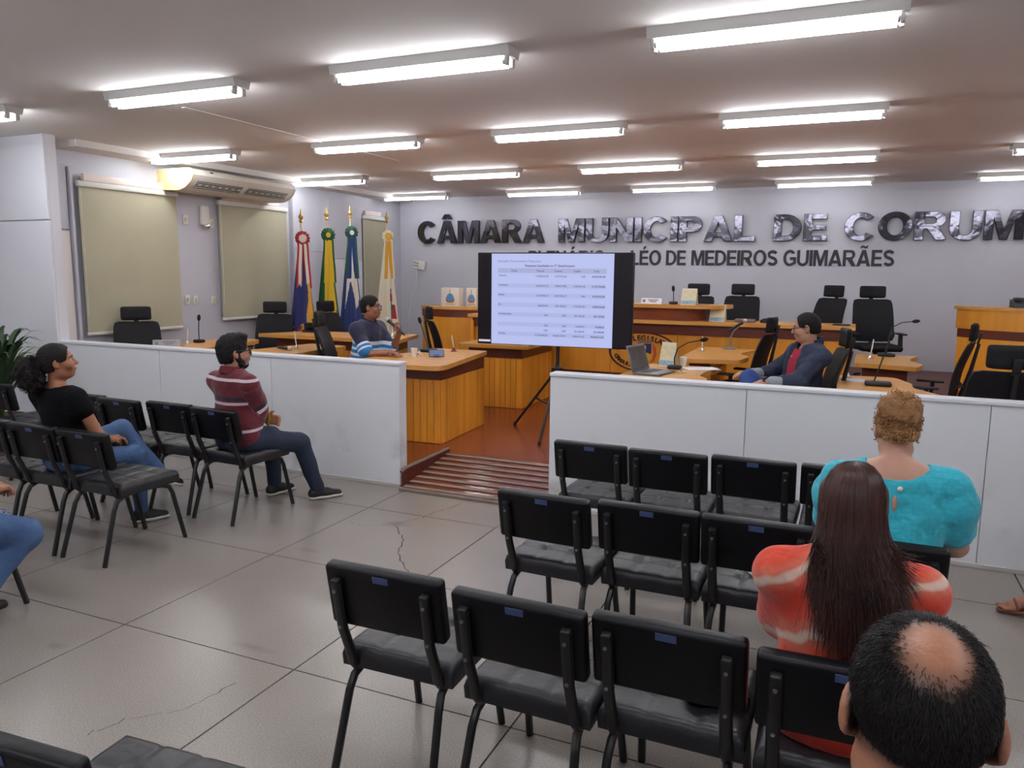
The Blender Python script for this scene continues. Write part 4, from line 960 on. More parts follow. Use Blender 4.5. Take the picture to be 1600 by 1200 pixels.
f.piece('hair_tie', [C(X(0, -.108, -.005), X(0, -.118, -.01), .036)], pm('hair_tie', (40, 36, 38), .7), .007)
f.piece('ponytail', [E(X(0, -.17, -.05), V(.085, .075, .1)), E(X(.02, -.15, -.11), V(.06, .05, .075), k=.05), E(X(-.02, -.2, -.03), V(.05, .05, .07), k=.05)], HAIRB, .008, noise=vnoise(75, .013, 5), parent=hr)
def curls(center, rad, n, r, turns, mat, parent, seed, th=.0022, jit=.5):
    g = np.random.default_rng(seed); P = []
    for _ in range(n):
        d = nrm(g.normal(size=3)); p = np.array(center) + d * np.array(rad) * g.uniform(.75, 1.05); ax = nrm(g.normal(size=3) + d * .4); u = nrm(np.cross(ax, g.normal(size=3))); v = np.cross(ax, u)
        t = np.linspace(0, 1, 22); rr = r * g.uniform(.6, 1.3)
        P.append(p + np.outer(np.cos(t * 2 * PI * turns) * rr, u) + np.outer(np.sin(t * 2 * PI * turns) * rr, v) + np.outer((t - .5) * r * 3, ax))
    return strands('curls', mat, parent, P, th, th * .6, 4)
curls(X(0, -.17, -.06), (.09, .075, .11), 260, .012, 1.6, HAIRB, hr, 11)

# man in maroon
f = Fig('man in a maroon striped polo and dark jeans, black glasses and beard, arms folded', (-3.99, 4.2, .455), -4, lean=3, twist=-8, sc=.95, wide=1.16, head=(-30, 2, 0), hs=1.08,
        hands={'r': (-.1, .17, .25), 'l': (.07, .2, .2)}, poles={'r': (.7, .2, -.2), 'l': (-.6, .2, -.2)}, feet={'r': (.27, .5, -.38), 'l': (-.1, .42, -.38)}, kpoles={'r': (.25, .6, .5), 'l': (-.12, .6, .5)})
sk = skin((186, 134, 108)); ha = f.arm
f.body(sk, [hand(ha['r'][2], V(-1, .25, .2), V(0, -1, 0), 1, .35), hand(ha['l'][2], V(1, .2, .0), V(0, -1, 0), -1, .5)], h=.006)
mar, nav, whi = (104, 26, 40), (44, 30, 50), (216, 204, 208)
st_ = ramp_attr('maroon_stripes', 'stripe', [(0, mar), (.158, whi), (.176, mar), (.35, whi), (.37, mar), (.38, nav), (.408, mar), (.515, whi), (.532, mar), (.69, mar), (.862, nav), (.892, whi), (.918, mar)], bump=(18, .35))
f.piece('polo_shirt', tee(f, .018, .86, belly=1.06, flare=.016) + [HALF(f.P0 - V(0, 0, .06), -f.Rt[:, 2])], st_, noise=WR(20, .005, 4), attrs=f.stripe(lambda q, arm, al: np.where(arm, .7 + .28 * al, .6 * np.clip((q[:, 2] + .1) / .65, 0, 1))))
collar(f, pm('maroon_collar', mar, .85))
f.piece('jeans', [E(f.P0, V(.19, .16, .125) * f.sc)] + f.legs(.014, .95), DENIMD, noise=WR(24, .005, 5))
f.shoes(SHOEB, SOLEW, {'r': (.55, .85, 0), 'l': (.1, 1, 0)}, 1.02, SOCKW)
head_extras(f.o, f.hc, f.Rh, f.hs); specs(f.o, f.hc, f.Rh, f.hs, w=.0036)
X = lambda x, y, z: f.hc + f.Rh @ V(x, y, z) * f.hs
hair_cap(f, .013, .11, mat=HAIRB, noise=vnoise(90, .003, 6), nape=-.075, fx=.052, extra=[E(X(.01, .05, .105), V(.055, .045, .028), f.Rh, .03)])
f.piece('beard', [C(X(-.05, .025, -.075), X(.05, .025, -.075), .03, .03, .02), E(X(0, .055, -.09), V(.036, .038, .034), f.Rh, .03), C(X(-.07, .012, .0), X(-.06, .012, -.05), .012, .014, .02), C(X(.07, .012, .0), X(.06, .012, -.05), .012, .014, .02), C(X(-.06, .005, -.04), X(-.05, .03, -.08), .016, .02, .02), C(X(.06, .005, -.04), X(.05, .03, -.08), .016, .02, .02), C(X(-.02, .088, -.045), X(.02, .088, -.045), .008, .008, .008), SUB(E(X(0, .1, -.058), V(.02, .02, .007), f.Rh, .004))], HAIRB, .006, noise=vnoise(160, .0012, 8))
w = ha['l'][2]
tag(MB().rbox((0, 0, 0), (.07, .009, .145), .004).build('mobile_phone', pm('phone_yellow', (214, 178, 34), .45), None, loc=tuple(f.o.matrix_basis @ Vector((.125, .15, .23))), rot=(.15, .45, -.4)), 'yellow cased phone tucked in the folded arms of the man in maroon', 'phone')

# man with the microphone
L, z = (-4.56, 6.62, .655), -100
f = Fig('man in a navy and blue striped polo and glasses, speaking into a hand microphone', L, z, lean=-7, twist=4, sc=.97, wide=1.05, head=(26, 0, 0),
        hands={'r': w2l(L, z, (-4.15, 6.46, .945)), 'l': w2l(L, z, (-4.18, 6.67, 1.13))}, poles={'r': (.5, -.1, -.1), 'l': (-.35, .4, -.6)}, feet={'r': (.1, .42, -.44), 'l': (-.1, .42, -.44)})
sk = skin((150, 98, 74)); ha = f.arm
mic_ax = nrm(np.array(w2l(L, z, (-4.335, 6.6, 1.3))) - ha['l'][2])
f.body(sk, [hand(ha['r'][2], V(0.05, 1, -.05), V(0, 0, -1), -1, .4, .3), hand(ha['l'][2], V(.55, .45, .55), V(.3, -.9, .0), -1, 1.05, .9)], h=.006)
na, bl, wh = (34, 38, 66), (40, 120, 178), (214, 222, 232)
stops = [(0, wh)]; t = .04
while t < .372: stops += [(t, bl), (t + .03, wh)]; t += .056
stops += [(.385, na), (.69, na), (.875, wh), (.895, bl), (.925, wh), (.945, bl)]
st_ = ramp_attr('navy_blue_stripes', 'stripe', stops, bump=(18, .35))
f.piece('polo_shirt', tee(f, .02, .9, belly=1.12, flare=.02) + [HALF(f.P0 - V(0, 0, .06), -f.Rt[:, 2])], st_, noise=WR(20, .005, 9), attrs=f.stripe(lambda q, arm, al: np.where(arm, .7 + .28 * al, .6 * np.clip((q[:, 2] + .1) / .65, 0, 1))))
collar(f, pm('navy_collar', na, .85))
f.piece('trousers', [E(f.P0, V(.19, .15, .125) * f.sc)] + f.legs(.014, .97), DENIMD, .012)
f.shoes(SHOEB)
head_extras(f.o, f.hc, f.Rh, f.hs, lips=(120, 72, 66)); specs(f.o, f.hc, f.Rh, f.hs, (30, 24, 22), .0024)
hair_cap(f, .008, .118, mat=HAIRB, noise=vnoise(110, .002, 7), nape=-.06, fx=.068, fy=.096)
hm = f.o.matrix_basis @ Vector(tuple(ha['l'][2] + nrm(V(.55, .45, .55)) * .075 + V(.02, .0, 0)))
mt = thing('hand_microphone', 'black hand microphone with silver grille held at the presenter\'s mouth', 'microphone', tuple(hm))
hm = hm + (Vector((-4.33, 6.58, 1.315)) - hm).normalized() * .03; mt.location = hm; tip = Vector((-4.33, 6.58, 1.315)) - hm; tip = tip.normalized()
MB().tube([tip * -.1, tip * .06, tip * .1], [.013, .015, .02], 12).build('handle', pm('mic_body', (34, 36, 40), .4), mt)
MB().ball(tuple(tip * .118), .026, 14).build('grille', pm('mic_grille', (200, 202, 206), .45, bump=(300, .4)), mt)
MB().cyl(tuple(tip * -.1), tuple(tip * -.13), .013, .011).build('end_cap', BLKP, mt)

# man in the denim jacket
L, z = (-.37, 6.6, .60), 124
f = Fig('man in a denim jacket over a red shirt, glasses, looking down to the left', L, z, lean=9, sc=.98, wide=1.05, head=(-32, -9, 0),
        hands={'l': w2l(L, z, (-.6, 6.36, .9)), 'r': w2l(L, z, (-.76, 6.6, .93))}, poles={'l': (-.7, 0, -.1), 'r': (.7, 0, -.1)}, feet={'r': (-.1, .55, .0), 'l': (-.1, .45, -.38)}, kpoles={'r': (.3, .6, .75), 'l': (-.15, .6, .4)})
sk = skin((190, 140, 114)); ha = f.arm
f.body(sk, [hand(ha['l'][2], V(.15, .9, -.3), V(.2, 0, -1), -1, .4), hand(ha['r'][2], V(-.3, .9, .1), V(-.3, 0, -1), 1, .35)], h=.006)
f.piece('red_shirt', f.torso(.012) + [SUB(C(f.neck - V(0, -.02, .03), f.neck + V(0, .03, .2), .074, .1, .008))], pm('red_pique', (158, 28, 50), .85, bump=(30, .2)), noise=WR(20, .003, 12))
JAC = pm('jacket_denim', (31, 38, 58), .85, var=(7, (45, 54, 76), .3), bump=(35, .3)); CUFF = pm('jacket_cuff_grey', (142, 146, 152), .85, bump=(60, .2))
f.piece('denim_jacket', tee(f, .032, 1.7, neck=.08, flare=.02) + [SUB(C(f.T(0, .19, .58), f.T(0, .2, .08), .125, .09, .012)), HALF(f.P0 - V(0, 0, .08), -f.Rt[:, 2])], JAC, noise=lambda P: vnoise(18, .009, 13)(P) + vnoise(55, .003, 15)(P))
for q in 'lr':
    a, e, w_ = f.arm[q]; f.piece('cuff', [C(e + (w_ - e) * .52, e + (w_ - e) * .76, .052, .05)], CUFF, .009, noise=WR(40, .003, 2))
P = [tuple(f.neck + f.Rt @ V(.085 * math.cos(w), .0 + .085 * math.sin(w), .035 - .035 * math.sin(w))) for w in np.linspace(PI * .62 + PI * 1.0 - 2.1, PI * 1.38 + 2.1 - .0, 20)]
MB().tube(P, [.014] * 20, 6, flat=2.2).build('jacket_collar', JAC, f.o)
f.piece('jeans', [E(f.P0, V(.19, .16, .125) * f.sc)] + f.legs(.012, .97), DENIMM, noise=WR(24, .005, 5))
f.shoes(SHOEB, SOLEW, {'r': (-1, .3, 0), 'l': (0, 1, 0)})
head_extras(f.o, f.hc, f.Rh, f.hs); specs(f.o, f.hc, f.Rh, f.hs, (26, 22, 24), .003)
hair_cap(f, .007, .142, mat=HAIRB, noise=vnoise(150, .0012, 14), nape=-.055, fx=.064, fy=.106)
for sx in (.012,): MB().ball(tuple(f.T(0, .128, .40)), .006, 8).build('shirt_button', pm('button_white', (222, 216, 208), .4), f.o)
wr = thing('wrist_watch', 'black wrist watch on the left wrist of the man in the denim jacket', 'watch', tuple(f.o.matrix_basis @ Vector(tuple(f.arm['l'][2]))), R(z))
ax = nrm(f.arm['l'][2] - f.arm['l'][1]); Mw = Vector(tuple(ax)).to_track_quat('Z', 'Y').to_matrix().to_4x4()
MB().lathe([(.03, -.012), (.034, -.012), (.034, .012), (.03, .012)], 18, M=Mw).build('strap', BLKP, wr)
MB().cyl((0, -.002, .028), (0, .002, .042), .021, n=16).build('watch_case', pm('watch_case', (60, 60, 64), .3, .6), wr)

# woman in turquoise
f = Fig('woman in a turquoise puff sleeved blouse, curly blond bun, seen from behind', (.2, 3.25, .455), 3, lean=-8, sc=.935, wide=1.22, head=(0, -24, 0), hs=1.0,
        hands={'r': (.13, .3, .12), 'l': (-.1, .3, .12)}, poles={'r': (1.0, -.35, -.2), 'l': (-1.0, -.35, -.2)}, feet={'r': (.12, .45, -.38), 'l': (-.1, .45, -.38)})
sk = skin((206, 158, 136)); ha = f.arm
f.body(sk, [hand(ha['r'][2], V(-.4, .9, -.1), V(-.2, 0, -1), 1, .5), hand(ha['l'][2], V(.4, .9, 0), V(0, 0, -1), -1, .5)], fem=True, h=.0065, extra=f.torso(.006)[3:6])
def turquoise():
    m = pm('turquoise_cotton', (50, 184, 202), .85, sheen=.2); nt = m.node_tree; N = nt.nodes; L_ = nt.links; b = N['Principled BSDF']
    tc = N.new('ShaderNodeTexCoord'); br = N.new('ShaderNodeTexBrick'); br.inputs['Scale'].default_value = 13; br.inputs['Mortar Size'].default_value = .02; br.inputs['Color1'].default_value = lin((54, 188, 206)); br.inputs['Color2'].default_value = lin((48, 180, 200)); br.inputs['Mortar'].default_value = lin((44, 174, 195))
    mp = N.new('ShaderNodeMapping'); mp.inputs['Rotation'].default_value = (PI / 2, 0, 0); L_.new(tc.outputs['Object'], mp.inputs[0]); L_.new(mp.outputs[0], br.inputs['Vector']); L_.new(br.outputs['Color'], b.inputs['Base Color'])
    nz = N.new('ShaderNodeTexNoise'); nz.inputs['Scale'].default_value = 22; L_.new(tc.outputs['Object'], nz.inputs['Vector']); bp = N.new('ShaderNodeBump'); bp.inputs['Strength'].default_value = .4; bp.inputs['Distance'].default_value = .03; L_.new(nz.outputs['Fac'], bp.inputs['Height']); L_.new(bp.outputs[0], b.inputs['Normal'])
    return m
TQ = turquoise()
puff = []
for q in 'lr':
    a, e, w_ = f.arm[q]; puff += [C(a + V(0, 0, .012), a + (e - a) * .3, .066, .088, .03), C(a + (e - a) * .3, a + (e - a) * .66, .088, .078, .03)]
f.piece('blouse', f.torso(.016, bust=1) + puff + [SUB(E(f.T(0, -.03, .535), V(.12, .14, .105) * f.sc, f.Rt, .012)), HALF(f.P0 - V(0, 0, .05), -f.Rt[:, 2])], TQ, .008,
        noise=lambda P: vnoise(26, .005, 21)(P) + vnoise(70, .002, 22)(P))
bl_ = [o for o in f.o.children if o.name.startswith('blouse')][0]; q_ = np.empty(len(bl_.data.vertices) * 3, np.float32); bl_.data.vertices.foreach_get('co', q_); q_ = q_.reshape(-1, 3); ql = (q_ - f.P0) @ f.Rt / f.sc
def back_pt(z): m = (np.abs(ql[:, 0]) < .012) & (np.abs(ql[:, 2] - z) < .012); return q_[m][np.argmin(ql[m][:, 1])]
p1, p2 = back_pt(.4), back_pt(.345)
MB().ball(tuple((p1 + p2) / 2 - V(0, .002, .006)), (.0095, .0075, .032), 14).build('keyhole_opening', sk, bl_)
MB().ball(tuple(back_pt(.412) - V(0, .006, 0)), .0105, 12).build('pearl_button', pm('pearl', (232, 226, 214), .25), f.o)
f.piece('trousers', [E(f.P0, V(.22, .18, .13) * f.sc)] + f.legs(.014, .97), pm('black_trousers', (26, 25, 29), .85), .012)
f.shoes(SHOEB)
head_extras(f.o, f.hc, f.Rh, f.hs, brow=(120, 90, 60))
X = lambda x, y, z: f.hc + f.Rh @ V(x, y, z) * f.hs
BLOND = pm('hair_blond', (128, 88, 54), .5, var=(20, (178, 134, 86), .3), bump=(140, .4), spec=.4); BLOND2 = pm('hair_blond_light', (152, 108, 66), .5, var=(22, (206, 164, 112), .3), spec=.4)
hr = hair_cap(f, .011, .112, mat=BLOND, noise=vnoise(140, .0022, 16), nape=-.05)
f.piece('bun', [E(X(0, -.08, .085), V(.062, .058, .054)), E(X(.03, -.1, .05), V(.05, .045, .05), k=.04), E(X(-.025, -.1, .06), V(.05, .045, .05), k=.04)], BLOND, .006, noise=vnoise(110, .008, 17), parent=hr)
for k_, (cc, rr, n_, r_) in enumerate((((0, -.085, .08), (.07, .064, .062), 520, .0085), ((0, -.075, .03), (.078, .06, .075), 560, .008), ((0, -.085, -.035), (.066, .03, .035), 170, .0065), ((0, -.02, .04), (.084, .1, .09), 200, .007))):
    curls(X(*cc), rr, n_, r_, 1.5, BLOND if k_ % 2 else BLOND2, hr, 18 + k_, .0021)
for sx in (-1, 1): MB().ball(tuple(X(sx * .082, -.006, -.044)), .0065, 10).build('earring', CHR, f.o)

# woman in orange with long hair
f = Fig('woman in an orange tie dye shirt with long straight brown hair, seen from behind', (.036, 2.24, .455), 2, lean=5, sc=.9, wide=1.14, head=(0, -6, 0), hs=1.0,
        hands={'r': (.12, .3, .12), 'l': (-.12, .3, .12)}, poles={'r': (.75, -.2, -.3), 'l': (-.75, -.2, -.3)}, feet={'r': (.12, .45, -.38), 'l': (-.1, .45, -.38)})
sk = skin((190, 136, 110)); ha = f.arm
f.body(sk, [hand(ha['r'][2], V(-.4, .9, -.1), V(-.2, 0, -1), 1, .5), hand(ha['l'][2], V(.4, .9, 0), V(0, 0, -1), -1, .5)], fem=True, h=.0065)
def tiedye():
    m = pm('orange_tie_dye', (200, 66, 40), .85, sheen=.2); nt = m.node_tree; N = nt.nodes; L_ = nt.links; b = N['Principled BSDF']; tc = N.new('ShaderNodeTexCoord')
    wv = N.new('ShaderNodeTexWave'); wv.inputs['Scale'].default_value = 1.7; wv.inputs['Distortion'].default_value = 5; wv.inputs['Detail'].default_value = 3; wv.inputs['Detail Scale'].default_value = 1.6; wv.bands_direction = 'Z'
    mp = N.new('ShaderNodeMapping'); mp.inputs['Rotation'].default_value = (.2, .5, 0); mp.inputs['Location'].default_value = (.1, 0, .17); L_.new(tc.outputs['Object'], mp.inputs[0]); L_.new(mp.outputs[0], wv.inputs['Vector'])
    rp = N.new('ShaderNodeValToRGB'); cr = rp.color_ramp; cr.elements[0].position = .0; cr.elements[0].color = lin((216, 58, 36)); cr.elements[1].position = .6; cr.elements[1].color = lin((224, 80, 54))
    e = cr.elements.new(.93); e.color = lin((216, 112, 88)); e = cr.elements.new(.995); e.color = lin((226, 196, 178))
    L_.new(wv.outputs['Fac'], rp.inputs[0]); L_.new(rp.outputs[0], b.inputs['Base Color'])
    nz = N.new('ShaderNodeTexNoise'); nz.inputs['Scale'].default_value = 18; L_.new(tc.outputs['Object'], nz.inputs['Vector']); bp = N.new('ShaderNodeBump'); bp.inputs['Strength'].default_value = .35; bp.inputs['Distance'].default_value = .03; L_.new(nz.outputs['Fac'], bp.inputs['Height']); L_.new(bp.outputs[0], b.inputs['Normal'])
    return m
f.piece('tie_dye_shirt', tee(f, .02, 1.5, bust=1, flare=.02, neck=.08) + [E(f.P0 + V(0, -.05, -.02), V(.2, .12, .1) * f.sc, k=.05), HALF(f.P0 - V(0, 0, .085), -f.Rt[:, 2])], tiedye(), .008, noise=lambda P: vnoise(20, .007, 24)(P))
f.piece('trousers', [E(f.P0, V(.2, .16, .12) * f.sc)] + f.legs(.012, .97), DENIMD, .012)
f.shoes(SHOEB)
head_extras(f.o, f.hc, f.Rh, f.hs)
X = lambda x, y, z: f.hc + f.Rh @ V(x, y, z) * f.hs
hr = f.piece('hair', [E(X(0, -.014, .03), V(.079, .098, .092), f.Rh), C(X(-.03, -.045, -.02), X(-.045, -.095, -.2), .05, .02, .03), C(X(.03, -.045, -.02), X(.06, -.095, -.2), .05, .022, .03), C(X(0, -.045, -.02), X(0.015, -.105, -.26), .055, .02, .03),
                  C(X(-.066, .0, .05), X(-.072, -.01, -.07), .022, .02, .03), C(X(.066, .0, .05), X(.072, -.01, -.07), .022, .02, .03), SUB(E(X(0, .145, -.03), V(.066, .08, .115), f.Rh, .012)), SUB(C(X(-.12, .06, -.15), X(.12, .04, -.14), .1, .1, .03))], BROWNHAIR, .008)
g = np.random.default_rng(31); N_ = 3200; T_ = np.linspace(0, 1, 18); ps = []
for k in range(N_):
    az = -PI / 2 + g.normal() * .75 if k % 3 else g.uniform(-PI * 1.06, PI * .06)
    az = min(max(az, -PI * 1.08), PI * .08); sx = math.cos(az); sy = math.sin(az); lay = g.uniform(0, 1)
    tail = g.uniform(.2, .44) - .12 * abs(sx) ** 3 + .05 * (k % 7 == 0); xe = sx * (.1 + .04 * lay) + g.normal() * .016 + .03; ye = -.13 - .035 * abs(sy) * (1 + .4 * lay) + g.normal() * .006
    ph = g.uniform(0, 6.28); fr = 1.035 + .03 * lay + .008 * g.normal(); pth = []
    for t in T_:
        if t < .35:
            u = t / .35; a = u * PI / 2; p = V(sx * .086 * math.sin(a) ** .85, -.014 + sy * .107 * math.sin(a) ** .85, .03 + .101 * math.cos(a) - .04 * u ** 4) * fr
        else:
            u = (t - .35) / .65; s0 = V(sx * .086, -.014 + sy * .107, -.01) * fr; e0 = V(xe, ye, -tail); p = s0 * (1 - u) ** 2 + V(sx * .1, min(sy * .118, -.04) - .02, -.12) * 2 * u * (1 - u) + e0 * u * u; p[0] += .003 * math.sin(ph + u * 5)
        pth.append(X(*p))
    ps.append(pth)
strands('hair_strands', BROWNHAIR, hr, ps, .0017, .0005)
ps = []
for k in range(60):
    t0 = g.uniform(0, 1); a0 = X(.085, -.02 - .05 * t0, -.06); b0 = X(.1 + .01 * g.normal(), -.09, -.2); c0 = X(.15 + .012 * g.normal(), -.075 - .02 * t0, -.34 - .08 * t0)
    ps.append([a0 * (1 - t) ** 2 + b0 * 2 * t * (1 - t) + c0 * t * t for t in np.linspace(0, 1, 12)])
strands('loose_lock', BROWNHAIR, hr, ps, .0018, .0005)

# man with the bald spot, nearest the viewer
f = Fig('man with short dark hair and a bald spot, nearest the viewer, seen from behind', (.112, 1.03, .44), 2, lean=3, sc=1.02, wide=1.05, head=(0, -8, 0), hs=1.02,
        hands={'r': (.13, .3, .14), 'l': (-.13, .3, .14)}, feet={'r': (.12, .45, -.38), 'l': (-.12, .45, -.38)}, headoff=(0, 0, .0))
X = lambda x, y, z: f.hc + f.Rh @ V(x, y, z) * f.hs
def scalp(vs):
    q = ((vs - f.hc) @ f.Rh) / f.hs
    crown = np.sqrt(((q[:, 0] - .004) / .036) ** 2 + ((q[:, 1] + .064) / .038) ** 2 + ((q[:, 2] - .112) / .06) ** 2); m = np.clip((crown - .62) / .85, 0, 1)
    face = np.clip((q[:, 1] - (.035 + .5 * np.maximum(q[:, 2] - .05, 0) - .25 * np.minimum(q[:, 2], 0) * 0)) / .02, 0, 1); low = np.clip((q[:, 2] + .055 - .35 * np.minimum(q[:, 1] + .05, 0)) / .03, 0, 1)
    ear = np.clip((np.abs(q[:, 0]) - .079) / .004, 0, 1)
    return m * (1 - face) * low * (1 - ear)
def scalp_mat():
    m = pm('skin_scalp', (172, 118, 90), .42, bump=(120, .08)); nt = m.node_tree; N = nt.nodes; L_ = nt.links; b = N['Principled BSDF']; a = N.new('ShaderNodeAttribute'); a.attribute_name = 'hair_density'
    mx = N.new('ShaderNodeMix'); mx.data_type = 'RGBA'; mx.inputs[6].default_value = lin((172, 118, 90)); mx.inputs[7].default_value = lin((20, 16, 16)); L_.new(a.outputs['Fac'], mx.inputs[0]); L_.new(mx.outputs[2], b.inputs['Base Color']); return m
ha = f.arm
f.body(scalp_mat(), [hand(ha['r'][2], V(-.2, .9, -.1), V(-.2, 0, -1), 1, .5), hand(ha['l'][2], V(.2, .9, 0), V(0, 0, -1), -1, .5)], h=.006, attrs=lambda vs: {'hair_density': scalp(vs)})
f.piece('shirt', tee(f, .018, .85, flare=.015), pm('grey_shirt', (110, 112, 120), .85, bump=(20, .3)), .011, noise=WR())
f.piece('trousers', [E(f.P0, V(.19, .16, .125) * f.sc)] + f.legs(.014, .97), DENIMD, .012)
f.shoes(SHOEB)
head_extras(f.o, f.hc, f.Rh, f.hs)
vs, fs = sdf_mesh(head_ops(f.hc, f.Rh, f.hs)[:4], .006)
g = np.random.default_rng(41); dn = scalp(vs); pick = g.choice(len(vs), 26000, p=(dn ** 3) / (dn ** 3).sum()); ps = []
cr_ = X(.004, -.05, .12)
for k in pick:
    p = vs[k] + g.normal(size=3) * .0018; q = ((p - f.hc) @ f.Rh) / f.hs; nr = nrm((p - f.hc - f.Rh @ V(0, -.012, .03)) / V(.074, .096, .086)); away = nrm(p - cr_); tg = nrm(away - nr * (away @ nr) + V(g.normal() * .3, g.normal() * .3, -.35)); tg = nrm(tg - nr * (tg @ nr))
    ln = g.uniform(.008, .017) * (1 if dn[k] > .85 else .45); ps.append([p - nr * .001, p + tg * ln * .5 + nr * .0032, p + tg * ln + nr * .003])
strands('short_hair', pm('hair_salt_black', (18, 15, 16), .5, var=(60, (44, 38, 38), .3), spec=.4), f.o, ps, .0006, .00025)

# person in ripped jeans cut by the left picture edge
f = Fig('person in ripped blue jeans at the left picture edge, only knee and forearm in view', (-4.0, 2.12, .455), -2, lean=2, sc=.97, wide=1.05, head=(-30, 0, 0),
        hands={'r': (.1, .27, .19), 'l': (-.05, .3, .17)}, poles={'r': (.7, -.1, 0), 'l': (-.7, -.1, 0)}, feet={'r': (.1, .1, -.37), 'l': (-.15, .12, -.37)}, kpoles={'r': (.16, .9, .1), 'l': (-.12, .9, .1)})
ha = f.arm
f.body(skin((178, 122, 92)), [hand(ha['r'][2], V(-.5, .8, -.1), V(-.2, 0, -1), 1, .5), hand(ha['l'][2], V(.4, .9, 0), V(0, 0, -1), -1, .5)], h=.0075)
f.piece('shirt', tee(f, .018, .8, flare=.015), pm('grey_shirt', (110, 112, 120), .85, bump=(20, .3)), .012)
f.piece('jeans', [E(f.P0, V(.2, .17, .13) * f.sc)] + f.legs(.022, .95), DENIM, .009, noise=WR(26, .006, 2))
a, kn, ft = f.leg['r']; ps = []
for k in range(70):
    t = g.uniform(.5, .78); p = a + (kn - a) * t + V(g.uniform(-.06, .05), 0, .096 + g.uniform(-.01, .004)); d = V(g.normal() * .5, g.normal() * .5 + .3, .35) * .03; ps.append([p, p + d, p + d * 1.6 + V(0, 0, -.015)])
strands('frayed_threads', pm('frayed_cotton', (214, 216, 220), .9), f.o, ps, .0016, .0008)
f.shoes(SHOEB); head_extras(f.o, f.hc, f.Rh, f.hs); hair_cap(f, .01, .1, mat=HAIRB, noise=vnoise(110, .002, 7))

# person in sandals beyond the right edge: only one foot reaches into the picture
L, z = (1.5, 4.42, .455), 84
f = Fig('person in brown sandals beyond the right picture edge, one foot in view', L, z, lean=4, sc=.95, head=(0, 0, 0), hands={'r': (.12, .3, .16), 'l': (-.1, .3, .16)}, feet={'r': w2l(L, z, (.97, 4.56, .105)), 'l': w2l(L, z, (1.2, 4.36, .075))}, kpoles={'r': (.1, .3, .9), 'l': (-.12, .3, .9)})
ha = f.arm; sk = skin((176, 120, 96))
ft = f.leg['r'][2]; fd = nrm(V(-.1, 1, -.12))
def foot_ops(b, fw, up):
    sd = np.cross(fw, up); Q = lambda x, y, z: b + sd * x + fw * y + up * z; o = [C(Q(0, -.03, -.03), Q(0, .0, .0), .034, .036, .03), C(Q(0, .0, -.01), Q(0, .11, -.045), .036, .026, .03), C(Q(-.02, .1, -.05), Q(.022, .105, -.048), .022, .022, .02)]
    for j, (x, L_) in enumerate(((.03, .055), (.012, .05), (-.004, .044), (-.019, .037), (-.032, .03))): o.append(C(Q(x, .115, -.052), Q(x * 1.1, .115 + L_, -.056), .0115 if j == 0 else .009, .009 if j == 0 else .007, .006))
    return o
fops = []
for q in 'lr': fops += foot_ops(f.leg[q][2], fd, nrm(np.cross(np.cross(fd, V(0, 0, 1)), fd)))
f.body(sk, [hand(ha['r'][2], V(-.4, .9, -.1), V(-.2, 0, -1), 1, .5), hand(ha['l'][2], V(.4, .9, 0), V(0, 0, -1), -1, .5), fops], h=.007, fem=True)
f.piece('top', tee(f, .016, .6, flare=.012, bust=1), pm('grey_shirt', (110, 112, 120), .85, bump=(20, .3)), .012)
f.piece('trousers', [E(f.P0, V(.19, .16, .125) * f.sc)] + f.legs(.012, .8), pm('beige_trousers', (150, 134, 112), .85), .012)
LEA = pm('sandal_leather', (112, 66, 46), .5)
for q in 'lr':
    b = f.leg[q][2]; up = nrm(np.cross(np.cross(fd, V(0, 0, 1)), fd)); sd = np.cross(fd, up); Q = lambda x, y, z: b + sd * x + fd * y + up * z
    so = f.piece('sandal', [C(Q(0, -.04, -.068), Q(0, .08, -.07), .04, .042), C(Q(0, .08, -.07), Q(0, .15, -.07), .042, .03), HALF(b - up * .062, up, .003), HALF(b - up * .078, -up, .003)], LEA, .006)
    for y, r in ((.085, .04), (.03, .042)): MB().tube([Q(r * 1.05 * math.cos(w), y + .01 * math.sin(w), -.06 + (.05 if y > .05 else .075) * math.sin(w)) for w in np.linspace(0, PI, 12)], .007, 6, flat=.4).build('strap', LEA, so)
head_extras(f.o, f.hc, f.Rh, f.hs); hair_cap(f, .012, .11, mat=HAIRB, noise=vnoise(110, .002, 7), nape=-.1)
# ------------------------------------------------------------------ air conditioner, wall fittings
ACW = pm('ac_plastic_white', (224, 220, 208), .4); ACY = pm('ac_plastic_aged', (226, 212, 158), .45)
t = thing('air_conditioner', 'long ceiling hung air conditioner with yellowed end panel above the blinds', 'air conditioner', (-7.6, 6.84, 2.66))
prof = [(.0, .01), (.34, .0), (.44, .03), (.53, .1), (.57, .17), (.55, .22), (.5, .245), (.0, .245)]
n = len(prof); L_ = 1.8
vs = [(x, y, z) for y in (.03, L_ - .03) for x, z in prof]
MB().add(vs, [tuple(range(n)), tuple(reversed(range(n, 2 * n)))] + [(k, n + k, n + (k + 1) % n, (k + 1) % n) for k in range(n)]).build('casing', ACW, t, ang=35)
for y0, m in ((0, ACY), (L_ - .03, ACW)):
    vs = [(x * 1.01, y, z * 1.02 - .003) for y in (y0, y0 + .03) for x, z in prof]
    MB().add(vs, [tuple(range(n)), tuple(reversed(range(n, 2 * n)))] + [(k, n + k, n + (k + 1) % n, (k + 1) % n) for k in range(n)]).build('end_panel', m, t, ang=35)
GD_ = pm('grille_dark', (46, 42, 40), .7)
